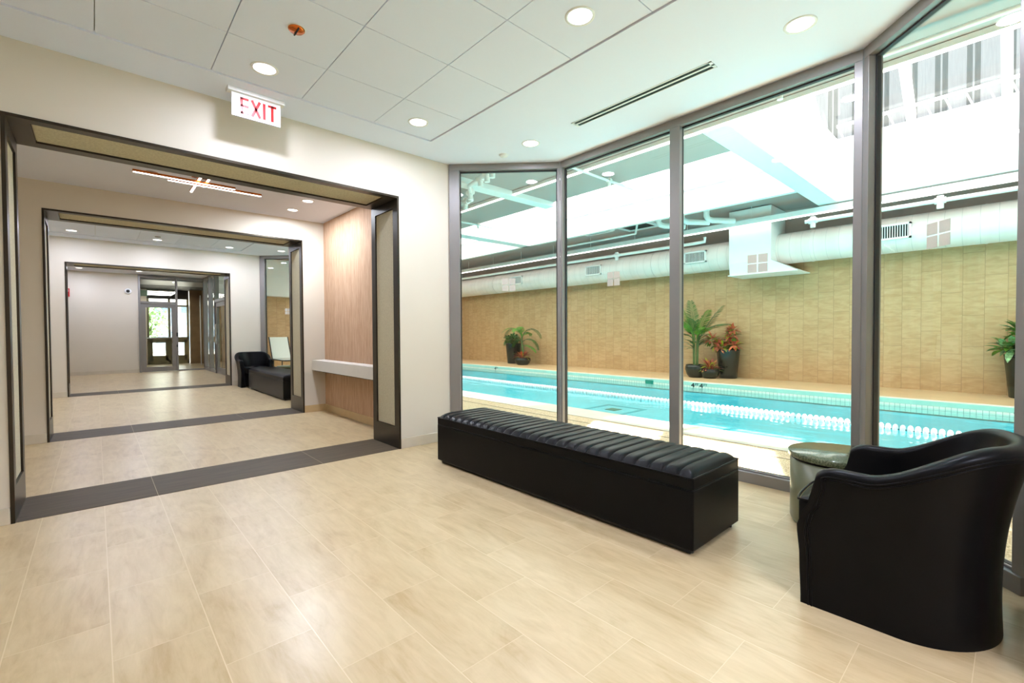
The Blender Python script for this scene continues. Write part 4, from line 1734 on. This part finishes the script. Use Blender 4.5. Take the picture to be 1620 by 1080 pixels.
for i, y in enumerate((20.75, 21.6, 22.45)):
    r = thing('ceiling_bar_lamp', ['white bar lamp on the black vestibule ceiling, nearest of three', 'white bar lamp on the black vestibule ceiling, middle of three',
                                   'white bar lamp on the black vestibule ceiling, farthest of three'][i], 'bar lamp', (1.72, y, 2.73), 0, 'vestibule ceiling bars')
    MB().box(-.55, .45, -.07, .07, .0, .05).build('housing', M['white'], r)
    MB().box(-.54, .44, -.06, .06, -.012, 0).build('diffuser', M['bar_white_glow'], r)
r = thing('ceiling_bar_lamp', 'long white lamp rail crossing the vestibule bar lamps', 'bar lamp', (2.2, 21.6, 2.73))
MB().box(-.03, .03, -1.0, 1.0, 0, .05).build('housing', M['white'], r)
MB().box(-.025, .025, -.99, .99, -.012, 0).build('diffuser', M['strip_glow'], r)
g = MB().box(-.01, .01, -.15, .15, -.1, .1).build('exit_sign', M['mint'], None, (1.20, 20.3, 2.62))
g.rotation_euler = (0, 0, math.pi / 2)
tag(g, 'pale mint hanging sign behind the glass door transom', 'sign')
w = struct(empty('window_11', (2.2, 23.1, 0)), 'olive framed street window of the vestibule', 'window')
m = MB()
for x in (-.70, -.02, .60):
    m.box(x, x + .07, -.05, .05, 0, 3.0)
m.box(-.7, .67, -.05, .05, .98, 1.08)
m.box(-.7, .67, -.05, .05, .0, .14)
m.box(-.7, .67, -.05, .05, 2.32, 2.38)
for a, b in ((-.63, -.02), (.05, .60)):
    m.box(a, a + .10, -.05, .05, .14, .98)
    m.box(b - .10, b, -.05, .05, .14, .98)
    m.box(a, b, -.05, .05, .14, .34)
    m.box(a, b, -.05, .05, .86, .98)
m.build('frame', M['olive_frame'], w)
MB().box(-.66, .64, -.005, .005, .1, 2.98).build('pane', M['glass_clear'], w)
m = MB()
for x in (3.02, 3.10, 3.18):
    m.box(x, x + .03, 21.5 - (x - 3) * 6, 21.55 - (x - 3) * 6, 0, 2.7)
struct(m.build('trim_9', M['white']), 'thin white uprights beside the wood clad wall', 'trim')

# street beyond
struct(MB().box(-20, 30, 23.4, 60, -.3, -.02).build('ground', M['street']), 'pale pavement outside the street window', 'ground')
b = thing('building', 'pale office building across the street behind the tree', 'building', (6, 38, 0))
MB().box(-16, 18, 0, 4, 3.2, 9.4).build('upper_storeys', M['facade_white'], b)
MB().box(-16, 18, .2, 4, 0, 3.2).build('lower_storeys', M['facade_blue'], b)
MB().box(-16, 18, 0, 4, 9.4, 14).build('top_storeys', M['facade_blue'], b)
tr = thing('street_tree', 'sunlit street tree outside the vestibule window', 'tree', (2.1, 31, -.02))
MB().tube([(0, 0, 0), (.05, 0, 1.2), (0, .1, 2.4)], .08, 8).build('trunk', M['stem'], tr)
m = MB()
for i in range(700):
    a = random.uniform(0, 6.283)
    u = random.uniform(-1, 1)
    q = math.sqrt(1 - u * u)
    rr = random.random() ** .4
    leaf(m, (-.2 + math.cos(a) * q * 1.15 * rr, math.sin(a) * q * 1.1 * rr, 1.9 + u * 1.05 * rr), (random.uniform(-1, 1), random.uniform(-1, 1), random.uniform(-.6, .6)), (0, 0, 1), .26, .14, .2, 2)
m.build('foliage', M['leaf_varieg'], tr)
